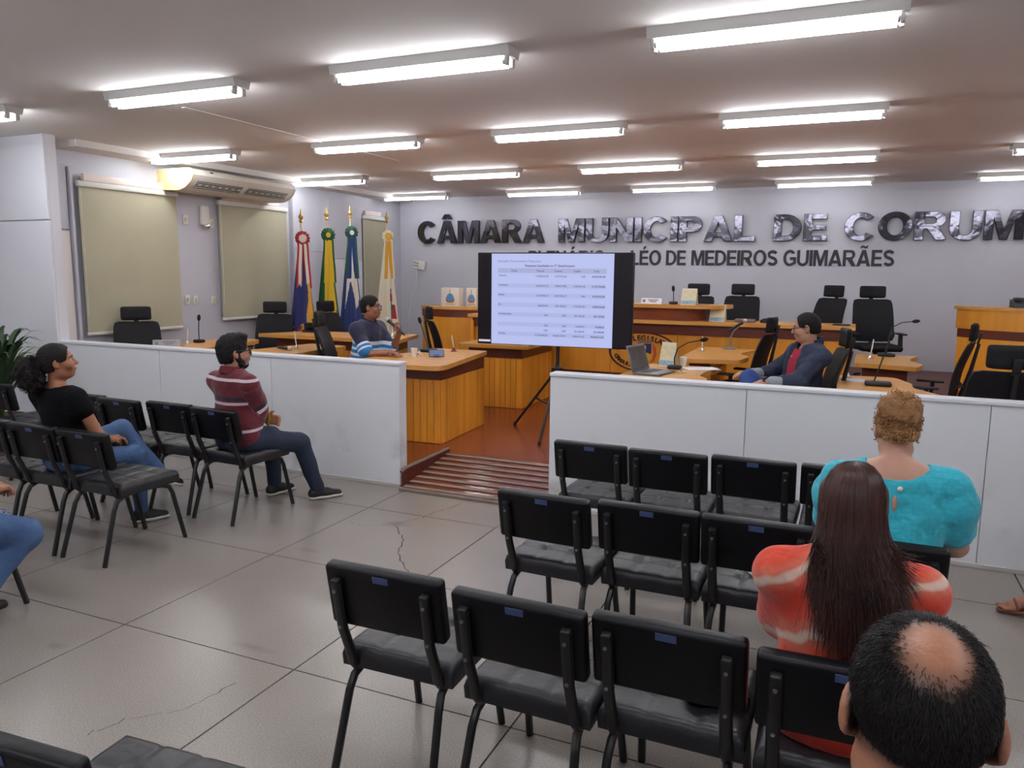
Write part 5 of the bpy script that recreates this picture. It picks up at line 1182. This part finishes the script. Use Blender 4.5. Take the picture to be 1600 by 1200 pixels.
for y0, y1 in ((.1, .84), (.93, 1.68)):
    a = Vector((.455, 0, .034)); b = Vector((.535, 0, .105)); d = b - a; nn = Vector((d.z, 0, -d.x)).normalized() * .004
    g_ = MB().add([(a + nn + Vector((0, y0, 0))), (a + nn + Vector((0, y1, 0))), (b + nn + Vector((0, y1, 0))), (b + nn + Vector((0, y0, 0)))], [(0, 1, 2, 3)]).build('air_outlet', GD_, t, False)
    for k in range(4):
        p = a + d * (.14 + .24 * k) + nn * 1.5; MB().rbox((p.x, (y0 + y1) / 2, p.z), (.012, y1 - y0, .005), .001, 1).build('louver', ACW, g_, False)
    for k in range(7): p = (a + b) / 2 + nn * 2; MB().box((p.x, y0 + (y1 - y0) * (k + .5) / 7, p.z), (.07, .006, .006), M=None).build('vane', ACW, g_, False)
MB().rbox((.56, .3, .215), (.004, .05, .014), .001, 1).build('badge', pm('badge_dark', (60, 60, 66), .4), t)
SW = pm('switch_plate', (226, 224, 214), .45); SWY = pm('switch_rocker', (206, 200, 160), .5)
for (y, z, lab) in ((7.23, 2.35, 'small white socket plate right of the first blind, below the air conditioner'), (7.66, 2.33, 'small white socket plate by the top of the second blind'),
                    (7.2, 1.37, 'white light switch, left one of the pair right of the first blind'), (7.33, 1.36, 'yellowed light switch, right one of the pair right of the first blind'), (7.63, 1.35, 'white light switch alone, near the foot of the second blind')):
    t = thing('wall_switch', lab, 'switch', (-7.598, y, z), -PI / 2)
    MB().rbox((0, .006, 0), (.075, .012, .115), .004).build('plate', SW, t); MB().rbox((0, .014, 0), (.028, .008, .05), .003).build('rocker', SWY, t)
t = thing('emergency_lamp', 'white wall lamp between the first and second blind', 'wall lamp', (-7.598, 7.52, 2.42), -PI / 2)
MB().rbox((0, .03, 0), (.12, .06, .24), .015).build('casing', SW, t); MB().rbox((0, .05, -.135), (.09, .07, .06), .02).build('lens', CHR, t)
t = thing('junction_box', 'white junction box with plugs on the back wall left of the lettering', 'socket', (-7.13, WB - .002, 1.85))
MB().rbox((0, -.03, 0), (.13, .06, .16), .01, M=Matrix.Rotation(.2, 4, 'Y')).build('casing', SW, t)
for k in range(3): MB().cyl((-.05, -.04, .05 - .05 * k), (-.17, -.04, .08 - .06 * k), .016, n=8).build('plug', SW, t)
MB().tube([(-.12, -.03, -.04), (-.1, -.02, -.3), (-.2, -.02, -.55), (-.28, -.02, -.8), (-.3, -.02, -1.3)], .006, 6).build('cable', SW, t)

# ------------------------------------------------------------------ flags
GOLD = pm('finial_gold', (206, 176, 110), .3, .7); POLE = pm('flag_pole', (214, 196, 160), .4)
F_ = {k: pm('flag_' + k, c, .8, sheen=.3) for k, c in dict(red=(170, 30, 44), white=(222, 216, 196), navy=(30, 36, 96), gold=(220, 160, 40), green=(22, 92, 48), yellow=(226, 186, 36), blue=(28, 52, 112), cream=(226, 216, 190)).items()}
def flag(label, y, x, zt, lean, ros, tails, cols, fn, wd=.27):
    t = thing('flag', label, 'flag', (x, y, ZS)); H = zt - ZS; P = lambda z: Vector((lean * (H - z) * .6, -lean * (H - z) * .8, z)) - Vector((lean * H * .6, -lean * H * .8, 0))
    MB().tube([P(.03), P(H - .08)], .014, 8).build('pole', POLE, t)
    MB().lathe([(.014, -.1), (.03, -.085), (.018, -.06), (.034, -.03), (.034, -.01), (.014, .02), (.008, .06), (.001, .09)], 12, c=tuple(P(H - .05))).build('finial', GOLD, t)
    MB().lathe([(.17, 0), (.17, .02), (.05, .05), (.02, .12)], 16).build('base', pm('flag_base', (70, 50, 40), .5), t)
    c = P(H - .36); d = Vector((.8, -.6, 0)) ; s = Vector((.6, .8, 0))     # d: out to the room, s: sideways
    M4 = Matrix(((s.x, 0, d.x, c.x + d.x * .05), (s.y, 0, d.y, c.y + d.y * .05), (0, 1, 0, c.z), (0, 0, 0, 1)))
    vs = [(0, 0, .02)]; fs = []; mi = []; m = 40
    for r, z in ((.035, .022), (.055, .02), (.1, .0)):
        for k in range(m): w = 2 * PI * k / m; q = r + (.006 * math.sin(w * 13) if r > .09 else 0); vs.append((q * math.cos(w), q * math.sin(w), z + (.012 * math.sin(w * 13) if r > .05 else 0)))
    b = MB()
    for k in range(m):
        k2 = (k + 1) % m; b.mi += [2, 1, 0]; b.f += [(0, 1 + k, 1 + k2), (1 + k, 1 + m + k, 1 + m + k2, 1 + k2), (1 + m + k, 1 + 2 * m + k, 1 + 2 * m + k2, 1 + m + k2)]
    b.v = [tuple(M4 @ Vector(v)) for v in vs]
    r_ = b.build('rosette', [F_[q] for q in ros], t)
    for j, (x0, cs) in enumerate(tails):
        vs = []; b = MB(); nz_ = 12; W_ = .075
        for i in range(nz_ + 1):
            z = -.07 - .6 * i / nz_; sp = x0 * (1 + .9 * i / nz_)
            for q in range(7): u = q / 6; vs.append(tuple(M4 @ Vector((sp + (u - .5) * W_ * (1 + .1 * i / nz_), z, .012 + .006 * math.sin(i * .8 + j) + .004 * math.sin(u * 9)))))
        for i in range(nz_):
            for q in range(6):
                b.f.append((i * 7 + q, i * 7 + q + 1, i * 7 + q + 8, i * 7 + q + 7)); b.mi.append(cs[q])
        b.v = vs; b.build('ribbon_tail', [F_[q] for q in ros[:1]] + [F_[q] for q in dict.fromkeys(ros) if q != ros[0]], r_)
    # draped cloth: a pleated cone hanging around the pole
    nu, nz_ = 112, 60; vs = []; b = MB(); top = H - .36; bot = .42
    for i in range(nz_ + 1):
        v = i / nz_; cc = P(top - (top - bot) * v)
        for k in range(nu):
            u = k / nu; w = 2 * PI * u; rr = (.025 + wd * .56 * v ** .8) * (1 + (.22 * v + .05) * math.sin(w * 7 + 3 * v) + .06 * math.sin(w * 3 + 1))
            vs.append((cc.x + d.x * rr * .62 * math.cos(w) + s.x * rr * math.sin(w), cc.y + d.y * rr * .62 * math.cos(w) + s.y * rr * math.sin(w), cc.z + .03 * math.sin(w * 2 + 1) * v))
    for i in range(nz_):
        for k in range(nu): k2 = (k + 1) % nu; b.f.append((i * nu + k, (i + 1) * nu + k, (i + 1) * nu + k2, i * nu + k2)); b.mi.append(cols.index(fn(((k / nu) + .5) % 1, i / nz_)))
    b.v = vs; b.build('cloth', [F_[q] for q in cols], t)
# u runs round the drape (0.5 faces the room), v runs down it
flag('hanging navy and gold flag with a red and white rosette, leftmost of the four flags', 8.5, -6.85, 2.53, .03, ('red', 'white', 'white'), ((-.035, (0, 0, 1, 1, 1, 0)), (.035, (0, 1, 1, 1, 0, 0))), ['navy', 'gold', 'red', 'white'],
     lambda u, v: ('gold' if (abs((u - .5) - .12 + .1 * (v - .5)) < .035 + .05 * max(0, .1 - abs(v - .62)) * 10) else 'red' if v > .72 and u < .45 and (u * 6 + v * 5) % 1 < .3 else 'gold' if v > .7 and u < .47 and (u * 6 + v * 5) % 1 < .55 else 'white' if abs(u - .53) < .02 and abs(v - .66) < .04 else 'navy'))
flag('hanging green and yellow flag with a green and yellow rosette, second of the four flags', 9.06, -6.85, 2.6, .012, ('green', 'green', 'yellow'), ((-.033, (0, 0, 1, 1, 1, 1)), (.033, (1, 1, 1, 1, 0, 0))), ['green', 'yellow', 'blue', 'white'],
     lambda u, v: ('white' if .58 < v < .64 and abs(u - .44 - (v - .6)) < .03 else 'blue' if .55 < v < .82 and abs(u - .47) < .05 else 'yellow' if abs(u - .5) < .11 - .25 * abs(v - .62) * (v > .62) else 'green'))
flag('hanging blue and white flag with a green and blue rosette, third of the four flags', 9.62, -6.85, 2.66, .012, ('green', 'blue', 'white'), ((-.033, (0, 0, 1, 1, 1, 1)), (.033, (1, 1, 1, 1, 0, 0))), ['blue', 'white', 'green'],
     lambda u, v: ('white' if v < .52 + .12 * math.sin(u * 25) and .3 < u < .62 else 'green' if v < .3 else 'blue'))
flag('hanging cream flag with a yellow and white rosette, rightmost of the four flags', 10.6, -6.85, 2.65, .01, ('cream', 'gold', 'yellow'), ((-.033, (0, 0, 1, 1, 1, 1)), (.033, (1, 1, 1, 1, 0, 0))), ['cream', 'red', 'green', 'navy'],
     lambda u, v: ('red' if abs(u - .53) < .035 and .52 < v < .6 else 'green' if abs(u - .54) < .04 and .62 < v < .68 else 'red' if abs(u - .57) < .03 and .62 < v < .76 else 'navy' if abs(u - .52) < .012 and .47 < v < .8 else 'cream'), .3)

# ------------------------------------------------------------------ television on its tripod
TX, TY, TZ, TW, TH = -2.655, 7.0, 1.487, 1.565, .905
tv = thing('television', 'large flat television showing a blue grey spreadsheet', 'television', (TX, TY, TZ), R(4))
MB().rbox((0, .03, 0), (TW, .05, TH), .008).build('casing', pm('tv_casing', (18, 16, 20), .35), tv)
MB().rbox((0, .07, 0), (TW * .6, .05, TH * .5), .02).build('back_cover', BLKP, tv)
MB().rbox((0, .002, 0), (TW - .012, .006, TH - .012), .002, 1).build('screen_glass', pm('screen_black', (14, 11, 14), .22, spec=.3, emit=((24, 18, 26), .4)), tv)
em_ = lambda nm, c, s: pm(nm, (10, 10, 10), .3, emit=(c, s))
PX = lambda x: ((x - 52) / 1483 - .5) * TW
PZ = lambda y: (.5 - (y - 92) / 900) * TH
def flat(name, x0, x1, y0, y1, mat, dy, par=tv): return MB().box(((PX(x0) + PX(x1)) / 2, dy, (PZ(y0) + PZ(y1)) / 2), (abs(PX(x1) - PX(x0)), .001, abs(PZ(y1) - PZ(y0)))).build(name, mat, par, False)
SE = 1.0
page = flat('screen_page', 196, 1358, 104, 985, em_('screen_page', (182, 190, 236), SE), -.0018)
ROWC = em_('screen_row', (172, 180, 224), SE); HEADC = em_('screen_head', (165, 171, 211), SE); TXT = em_('screen_text', (104, 104, 138), SE); TXB = em_('screen_text_dark', (66, 62, 92), SE); TXG = em_('screen_text_pale', (138, 140, 180), SE)
flat('taskbar', 68, 186, 948, 968, em_('screen_bar', (206, 208, 226), SE), -.002)
flat('table_header', 260, 1292, 243, 290, HEADC, -.0026, page)
for y in (412, 503, 597, 690, 785, 880): flat('table_row', 260, 1285, y - 20, y + 20, ROWC, -.0026, page)
def stext(s, x, y, size, al, m): put_text('screen_text', s, size, m, page, (PX(x), -.0034, PZ(y) - size * .35), align=al, bold=.0006)
stext('Execução Orçamentária e Financeira', 258, 175, .03, 'LEFT', TXG); stext('Despesas Liquidadas no 2º Quadrimestre', 762, 218, .03, 'CENTER', TXB)
for s, x in (('Fonte', 420), ('Pessoal', 675), ('Custeio', 845), ('Capital', 1020), ('Total', 1200)): stext(s, x, 267, .026, 'CENTER', TXT)
ROWS_ = ((318, 'Tesouro', '17.606.522,78', '6.727.012,60', '0,00', '24.333.535,38'), (410, 'Convênios', '16.923.013,10', '3.480.519,82', '1.324.001,46', '21.727.534,38'), (503, 'Estado', '2.314.820,10', '6.657.402,19', '0,00', '8.972.222,29'), (600, 'FIS', '508.290,54', '1.601.420,32', '1.719.961,82', '3.829.672,68'),
         (690, 'Contrapartida', '0,00', '0,00', '451.102,92', '451.102,92'), (790, '', '0,00', '0,00', '16.504,33', '16.504,33'), (838, '', '0,00', '0,00', '331.440,99', '331.440,99'), (885, 'TOTAL', '37.352.646,52', '18.466.354,93', '3.843.011,52', '59.662.012,97'))
for y, a, *c in ROWS_:
    if a: stext(a, 265, y - 5, .024, 'LEFT', TXT)
    for s, x, m in zip(c, (752, 925, 1100, 1282), (TXT, TXT, TXT, TXB)): stext(s, x, y, .023, 'RIGHT', m)
tp = thing('tripod_stand', 'black tripod stand carrying the television', 'tripod', (-2.65, 7.16, ZS))
MB().cyl((0, 0, .5), (0, 0, 1.5), .019, n=10).build('pole', BLK, tp)
MB().rbox((0, -.035, 1.34), (.5, .03, .3), .01).build('mount_plate', BLK, tp); MB().cyl((0, -.05, 1.34), (0, .02, 1.34), .03, n=10).build('mount_arm', BLK, tp)
MB().lathe([(.03, 0), (.055, .01), (.055, .07), (.028, .09)], 14, c=(0, 0, .6)).build('hub', BLKP, tp)
for k, (fx, fy) in enumerate(((.04, -.56), (-.55, .22), (.5, .28))):
    lg = MB().tube([(fx * .06, fy * .06, .62), (fx, fy, .015)], .014, 8).build('leg', BLK, tp)
    MB().tube([(fx * .5, fy * .5, .33), (0, 0, .26)], .009, 6).build('brace', BLK, tp); MB().cyl((fx, fy, 0), (fx, fy, .03), .018, n=8).build('rubber_foot', BLKP, lg)
MB().cyl((0, 0, .26), (0, 0, .52), .016, n=10).build('lower_tube', BLK, tp)

# ------------------------------------------------------------------ things on the desks
FOAM = pm('mic_foam', (20, 20, 22), .85, bump=(200, .4)); DT, OT, LT, LO = .91, .97, .92, 1.37
def gooseneck(label, base, path, bs=(.09, .13), rz=0, head=None):
    t = thing('gooseneck_microphone', label, 'microphone', base, R(rz), 'gooseneck microphones on the desks')
    MB().rbox((0, 0, .018), (bs[0], bs[1], .036), .014).build('base', BLKP, t)
    MB().tube(path, .0055, 8).build('stem', BLK, t)
    a, b = Vector(path[-2]), Vector(path[-1]); d = (b - a).normalized()
    MB().tube([b - d * .005, b + d * .015, b + d * .045, b + d * .065], [.011, .019, .019, .008], 10).build('windscreen', FOAM, t)
gooseneck('upright gooseneck microphone on the left desk with the name plate', (-6.78, 6.57, LT), [(0, 0, .03), (0, 0, .15), (.01, .0, .255)], (.1, .1))
gooseneck('gooseneck microphone on the presenter\'s desk, leaning left before the office chair', (-4.04, 7.02, DT), [(0, 0, .03), (-.04, .0, .13), (-.11, .02, .3)], (.15, .13))
gooseneck('gooseneck microphone with long bent neck beside the laptop', (-1.41, 6.8, DT), [(0, 0, .03), (-.005, .0, .1), (.03, -.02, .19), (.12, -.06, .245), (.24, -.1, .275)], (.12, .09))
gooseneck('gooseneck microphone leaning right on the desk beside the denim jacket', (.22, 6.5, DT), [(-.03, 0, .03), (.01, .0, .18), (.06, .0, .36)], (.19, .11), 0)
gooseneck('gooseneck microphone with its neck bent right, on the back right desk', (.36, 8.95, DT), [(0, 0, .03), (.01, 0, .2), (.04, 0, .31), (.12, -.02, .36), (.22, -.04, .375)], (.17, .1))
gooseneck('upright gooseneck microphone on the upper counter beside the white name plate', (-2.05, 9.66, LO), [(0, 0, .02), (0, 0, .1), (-.005, 0, .165)], (.1, .09))
t = thing('microphone_stand', 'grey curved stand with a clipped hand microphone on the round edged desk', 'microphone', (-1.24, 8.95, DT))
MB().lathe([(.08, 0), (.08, .012), (.03, .022), (.012, .03)], 20).build('base', pm('stand_grey', (130, 128, 126), .4), t)
MB().tube([(0, 0, .02), (.0, 0, .12), (.03, 0, .2), (.08, 0, .25)], .008, 8).build('gooseneck', pm('stand_grey', (130, 128, 126), .4), t)
MB().tube([(-.02, 0, .2), (.06, -.01, .26), (.13, -.02, .305)], [.011, .014, .019], 10).build('handle', pm('mic_body', (34, 36, 40), .4), t); MB().ball((.155, -.024, .325), .025, 12).build('grille', pm('mic_grille', (200, 202, 206), .45), t)
t = thing('lying_microphone', 'black hand microphone with silver head lying on the desk left of the presenter', 'microphone', (-5.42, 6.4, LT), R(-20))
MB().tube([(-.12, 0, .018), (.06, 0, .018), (.09, 0, .02)], [.013, .015, .02], 10).build('handle', pm('mic_body', (34, 36, 40), .4), t); MB().ball((.105, 0, .024), .024, 12).build('grille', pm('mic_grille', (200, 202, 206), .45), t)
PENW = pm('pen_white', (226, 224, 218), .35)
def pen(label, x, y, z, tl=(.01, 0), bc=None, h=.17):
    t = thing('desk_pen', label, 'pen', (x, y, z), 0, 'counter pens in little stands')
    MB().lathe([(.034, 0), (.034, .006), (.02, .014), (.015, .03), (.008, .04)], 16).build('stand', bc or CHR, t)
    MB().tube([(0, 0, .035), (tl[0] * .5, tl[1], .1), (tl[0], tl[1], h)], [.004, .0065, .0055], 8).build('pen', PENW, t)
REDB = pm('stand_red', (110, 40, 38), .35)
pen('white pen in a chrome stand beside the microphone on the left desk', -6.74, 6.36, LT, (.02, 0))
pen('white pen in a chrome stand behind the lying microphone', -5.36, 6.52, LT, (-.02, 0), None, .19)
pen('white pen in a red stand on the presenter\'s desk', -3.84, 7.2, DT, (-.025, 0), REDB)
pen('white pen in a chrome stand on the round edged desk below the emblem', -1.47, 8.5, DT, (0, 0))
pen('white pen in a chrome stand on the back right desk', .2, 8.6, DT, (.02, 0), None, .2)
pen('white pen in a chrome stand on the desk right of the denim jacket', -.0, 6.92, DT, (.01, 0))
pen('white pen in a chrome stand on the long desk behind the presenter', -5.02, 7.86, OT, (.0, 0), None, .1)
PAPER = pm('paper_white', (226, 226, 228), .7)
def plate(label, x, y, z, rz, w, mat):
    t = thing('name_plate', label, 'name plate', (x, y, z), R(rz))
    MB().add([(-w / 2, -.03, 0), (w / 2, -.03, 0), (w / 2, 0, .07), (-w / 2, 0, .07), (-w / 2, .03, 0), (w / 2, .03, 0)], [(0, 1, 2, 3), (3, 2, 5, 4), (0, 3, 4), (1, 5, 2), (0, 4, 5, 1)]).build('card', mat, t, False)
    m4 = (math.atan2(.07, .03), 0, 0)
    MB().box((-w * .36, 0, .0), (.035, .035, .001)).build('crest_print', pm('print_grey', (120, 120, 132), .6), t, False, loc=(0, -.0165, .035), rot=m4)
    for k, q in enumerate((.5, .34)): MB().box((w * .08, .012 - .022 * k, 0), (w * q, .012, .001)).build('print_line', pm('print_grey', (120, 120, 132), .6), t, False, loc=(0, -.0165, .035), rot=m4)
plate('grey name plate on the left desk behind the partition', -6.76, 6.1, LT, 40, .28, pm('plate_grey', (160, 158, 160), .5))
plate('white name plate on the upper counter left of its microphone', -2.33, 9.68, LO, 4, .26, PAPER)
def calendar(label, x, y, z, rz, w=.19, h=.2):
    t = thing('desk_calendar', label, 'calendar', (x, y, z), R(rz), 'tent calendars'); d = .05
    MB().add([(-w / 2, -d, 0), (w / 2, -d, 0), (w / 2, 0, h), (-w / 2, 0, h), (-w / 2, d, 0), (w / 2, d, 0), (w / 2, .003, h), (-w / 2, .003, h)], [(0, 1, 2, 3), (7, 6, 5, 4), (3, 2, 6, 7)]).build('card', pm('calendar_card', (222, 214, 186), .6), t, False)
    rot = (math.atan2(h, d), 0, 0)
    MB().box((0, .025, 0), (w * .86, h * .5, .001)).build('calendar_print', pm('calendar_print', (208, 196, 150), .6, var=(22, (226, 220, 190))), t, False, loc=(0, -d / 2 - .0012, h / 2), rot=rot)
    MB().box((0, -h * .36, 0), (w * .94, h * .22, .001)).build('photo_print', pm('calendar_photo', (110, 150, 176), .6, var=(30, (166, 196, 206))), t, False, loc=(0, -d / 2 - .0012, h / 2), rot=rot)
calendar('cream tent calendar on the upper counter before the tallest headrest', -1.84, 9.6, LO, -8)
calendar('cream tent calendar on the lower counter right of the upper counter', -1.5, 9.68, 1.172, -8)
calendar('cream tent calendar on the desk behind the laptop', -1.5, 6.98, DT, -25, .16, .22)
t = thing('laptop', 'grey laptop standing open on the desk before the emblem', 'laptop', (-1.52, 6.42, DT), R(-100))
LG = pm('laptop_grey', (112, 112, 116), .4, .3); MB().rbox((0, .02, .01), (.35, .24, .018), .005).build('base', LG, t)
MB().box((0, -.01, .0195), (.3, .1, .001)).build('keyboard', pm('keys_dark', (48, 48, 52), .6), t, False)
Ms = Matrix.Translation((0, -.1, .015)) @ Matrix.Rotation(R(17), 4, 'X')
l_ = MB().rbox((0, 0, .115), (.35, .009, .23), .004, M=Ms).build('lid', LG, t); MB().rbox((0, .0056, .118), (.315, .002, .19), .0008, 1, M=Ms).build('screen', pm('laptop_screen', (60, 56, 54), .12, var=(6, (96, 88, 78))), l_)
def disc_items(label, x, y, z, cols, nm='paperclip_dish', cat='dish'):
    t = thing(nm, label, cat, (x, y, z)); MB().lathe([(.03, 0), (.04, .006), (.036, .007), (.028, .003)], 16).build('saucer', PENW, t)
    for k, c in enumerate(cols): MB().ball((.016 * math.cos(k * 2.3), .016 * math.sin(k * 2.3), .011), (.012, .01, .007), 8).build('sweet', pm('sweet_%d' % c[0], c, .4), t)
disc_items('small white dish of sweets beside the paper cup', -3.98, 6.7, DT, ((200, 190, 170), (150, 60, 50)))
disc_items('small white dish of sweets right of the laptop', -1.3, 6.6, DT, ((220, 210, 190), (180, 140, 90)))
disc_items('small white dish on the left desk beside the microphone', -6.72, 6.84, LT, ((190, 180, 160),))
def cup(label, x, y, z):
    tag(MB().lathe([(.024, 0), (.034, .085), (.036, .087), (.032, .085), (.023, .004)], 18).build('paper_cup', pm('cup_white', (232, 230, 226), .45), loc=(x, y, z)), label, 'cup')
cup('white plastic cup beside the hand of the man with the microphone', -3.93, 6.54, DT); cup('white plastic cup behind the tent calendar by the laptop', -1.38, 7.03, DT)
t = thing('smartphone', 'smartphone with lit bluish screen propped on the presenter\'s desk', 'phone', (-3.72, 6.62, DT), R(35))
Mp = Matrix.Rotation(R(-35), 4, 'X'); MB().rbox((0, 0, .045), (.15, .009, .08), .004, M=Mp).build('phone_body', BLKP, t); MB().box((0, -.0052, .045), (.138, .001, .07), M=Mp).build('phone_screen', em_('phone_glow', (120, 132, 180), .7), t, False)
MB().rbox((0, .03, .012), (.06, .05, .024), .005).build('phone_rest', BLKP, t)
tag(MB().rbox((0, 0, .0015), (.21, .297, .003), .0005, 1).build('paper_sheet', PAPER, loc=(-1.2, 6.93, DT + .0005), rot=(0, 0, R(-60))), 'white sheet of paper on the laptop desk', 'paper')
tag(MB().rbox((0, 0, .001), (.15, .21, .002), .0005, 1).build('paper_sheet', pm('paper_shaded', (206, 204, 204), .7), loc=(.07, 6.76, DT + .0005), rot=(0, 0, R(20))), 'small paper beside the gooseneck microphone right of the denim jacket', 'paper')
t = thing('closed_laptop', 'dark closed laptop on the long desk below the red rosette flag', 'laptop', (-6.2, 7.9, OT), R(10)); MB().rbox((0, 0, .012), (.3, .1, .022), .004).build('base', BLKP, t); MB().rbox((0, .05, .06), (.3, .015, .1), .004, M=Matrix.Rotation(.3, 4, 'X')).build('lid', BLKP, t)
tag(MB().rbox((0, 0, .02), (.24, .14, .04), .01).build('clear_box', pm('tray_brown', (120, 92, 78), .4), loc=(-1.18, 9.72, 1.172)), 'low brown tray on the lower counter before an office chair', 'tray')
tag(MB().lathe([(.06, 0), (.06, .03), (.03, .05), (.01, .055)], 16).build('conference_phone', BLKP, loc=(-.95, 9.75, 1.172)), 'round black device on the lower counter before an office chair', 'device')
tag(MB().rbox((0, 0, .012), (.2, .12, .02), .006).build('tablet_computer', BLKP, loc=(-.5, 9.72, 1.172), rot=(0, 0, .3)), 'flat black tablet on the lower counter left of the denim jacket\'s head', 'tablet')
tag(MB().rbox((0, 0, .01), (.18, .1, .016), .005).build('tablet_computer', BLKP, loc=(-.1, 9.7, 1.172), rot=(0, 0, -.2)), 'flat black tablet at the right end of the lower counter', 'tablet')
EMB = pm('box_card', (222, 212, 196), .6); EB1 = pm('crest_blue', (84, 140, 190), .6); EB2 = pm('crest_brown', (150, 92, 74), .6)
for (lab, x, y, w, d, rz) in (('white box with a printed crest on the left side counter', -5.42, 10.12, .3, .13, -2), ('narrow white box with a printed crest beside the television edge', -5.14, 10.24, .16, .12, 3)):
    t = thing('crest_box', lab, 'box', (x, y, 1.24), R(rz), 'white crest boxes')
    MB().rbox((0, 0, .135), (w, d, .27), .004).build('carton', EMB, t)
    s = min(w, .2); q = lambda P, m, nm: MB().prism(P, 0, .0015).build(nm, m, t, False, loc=(0, -d / 2 - .0002, .13), rot=(PI / 2, 0, 0))
    q([(s * .3 * math.cos(a), .0 + s * .3 * math.sin(a)) for a in np.linspace(0, 2 * PI, 17)[:-1]], EB1, 'crest_field')
    q([(-s * .34, .0), (-s * .26, -.01), (-s * .2, -.045), (s * .2, -.045), (s * .26, -.01), (s * .34, 0), (s * .36, -.05), (s * .2, -.075), (-s * .2, -.075), (-s * .36, -.05)], EB2, 'crest_branches')
    q([(-.004, .05), (.004, .05), (.004, .12), (-.004, .12)], EB2, 'crest_mast'); q([(-s * .4, -.1), (s * .4, -.1), (s * .4, -.093), (-s * .4, -.093)], EB2, 'print_line')
t = thing('desk_telephone', 'dark telephone like device on the right wooden tribune', 'device', (1.78, 10.12, 1.41), R(5))
MB().add([(-.16, -.1, 0), (.3, -.1, 0), (.3, .1, 0), (-.16, .1, 0), (-.16, -.08, .05), (.3, -.08, .04), (.3, .1, .08), (-.16, .1, .09)], [(3, 2, 1, 0), (4, 5, 6, 7), (0, 1, 5, 4), (1, 2, 6, 5), (2, 3, 7, 6), (3, 0, 4, 7)]).build('body', BLKP, t, False)
MB().rbox((-.1, 0, .095), (.07, .2, .035), .012).build('handset', BLK, t)

# ------------------------------------------------------------------ on the audience chairs
t = thing('notebook', 'spiral notebook with turquoise cover on a black chair seat', 'notebook', (-.2, 3.33, .478), R(-52))
MB().rbox((0, 0, .007), (.17, .24, .014), .002, 1).build('pages', PAPER, t); MB().rbox((.012, .0, .0155), (.14, .236, .003), .001, 1).build('cover', pm('cover_turquoise', (120, 196, 190), .5), t)
MB().rbox((-.068, 0, .0155), (.03, .236, .003), .001, 1).build('binding_strip', PAPER, t)
for k in range(14): MB().tube([(-.085, -.11 + .017 * k, .004), (-.09, -.11 + .017 * k, .014), (-.078, -.11 + .017 * k, .021), (-.066, -.11 + .017 * k, .017)], .0022, 5).build('wire_ring', pm('wire_dark', (44, 44, 48), .4), t)
t = thing('pouch', 'dark pouch with an orange patch on the chair beside the orange shirt', 'pouch', (-.3, 2.25, .475), R(15))
MB().rbox((0, 0, .025), (.19, .13, .05), .02, 3).build('body', pm('pouch_dark', (30, 24, 24), .6), t); MB().rbox((-.05, -.03, .05), (.06, .05, .006), .002).build('patch', pm('pouch_orange', (206, 140, 50), .5), t)
MB().tube([(-.08, -.06, .045), (.0, -.064, .05), (.085, -.06, .045)], .003, 5).build('zip', CHR, t)

# ------------------------------------------------------------------ potted fern by the return wall
t = thing('potted_fern', 'dark green arching plant in a pot at the left edge before the return wall', 'plant', (-7.27, 4.6, 0))
MB().lathe([(.14, 0), (.19, .35), (.2, .37), (.18, .37), (.16, .3)], 18).build('pot', pm('pot_clay', (112, 84, 70), .7), t)
MB().lathe([(.165, .3), (.0, .32)], 14).build('soil', pm('soil', (50, 40, 32), .9), t)
LEAF = [pm('leaf_dark', (36, 60, 34), .5), pm('leaf_mid', (58, 88, 44), .5), pm('leaf_light', (104, 138, 62), .45)]
for k in range(64):
    w = random.uniform(0, 2 * PI); ln = random.uniform(.3, .52); h = random.uniform(.45, .98); P = []; N_ = 9; c, s_ = math.cos(w), math.sin(w); wd = random.uniform(.018, .035)
    vs = []; fs = []
    for i in range(N_):
        u = i / (N_ - 1); r = ln * u ** 1.3; z = .32 + h * (1 - (1 - u) ** 2) - .35 * ln * u ** 3; ww = wd * math.sin(PI * min(1, .08 + u * .95)) + .001; tx, ty = -s_, c
        vs += [(c * r + tx * ww, s_ * r + ty * ww, z - .3 * ww), (c * r, s_ * r, z), (c * r - tx * ww, s_ * r - ty * ww, z - .3 * ww)]
        if i: o = 3 * i - 3; fs += [(o, o + 1, o + 4, o + 3), (o + 1, o + 2, o + 5, o + 4)]
    MB().add(vs, fs).build('leaf', LEAF[0 if k % 4 < 2 else 1 if k % 4 == 2 else 2 if k % 8 == 3 else 1], t)
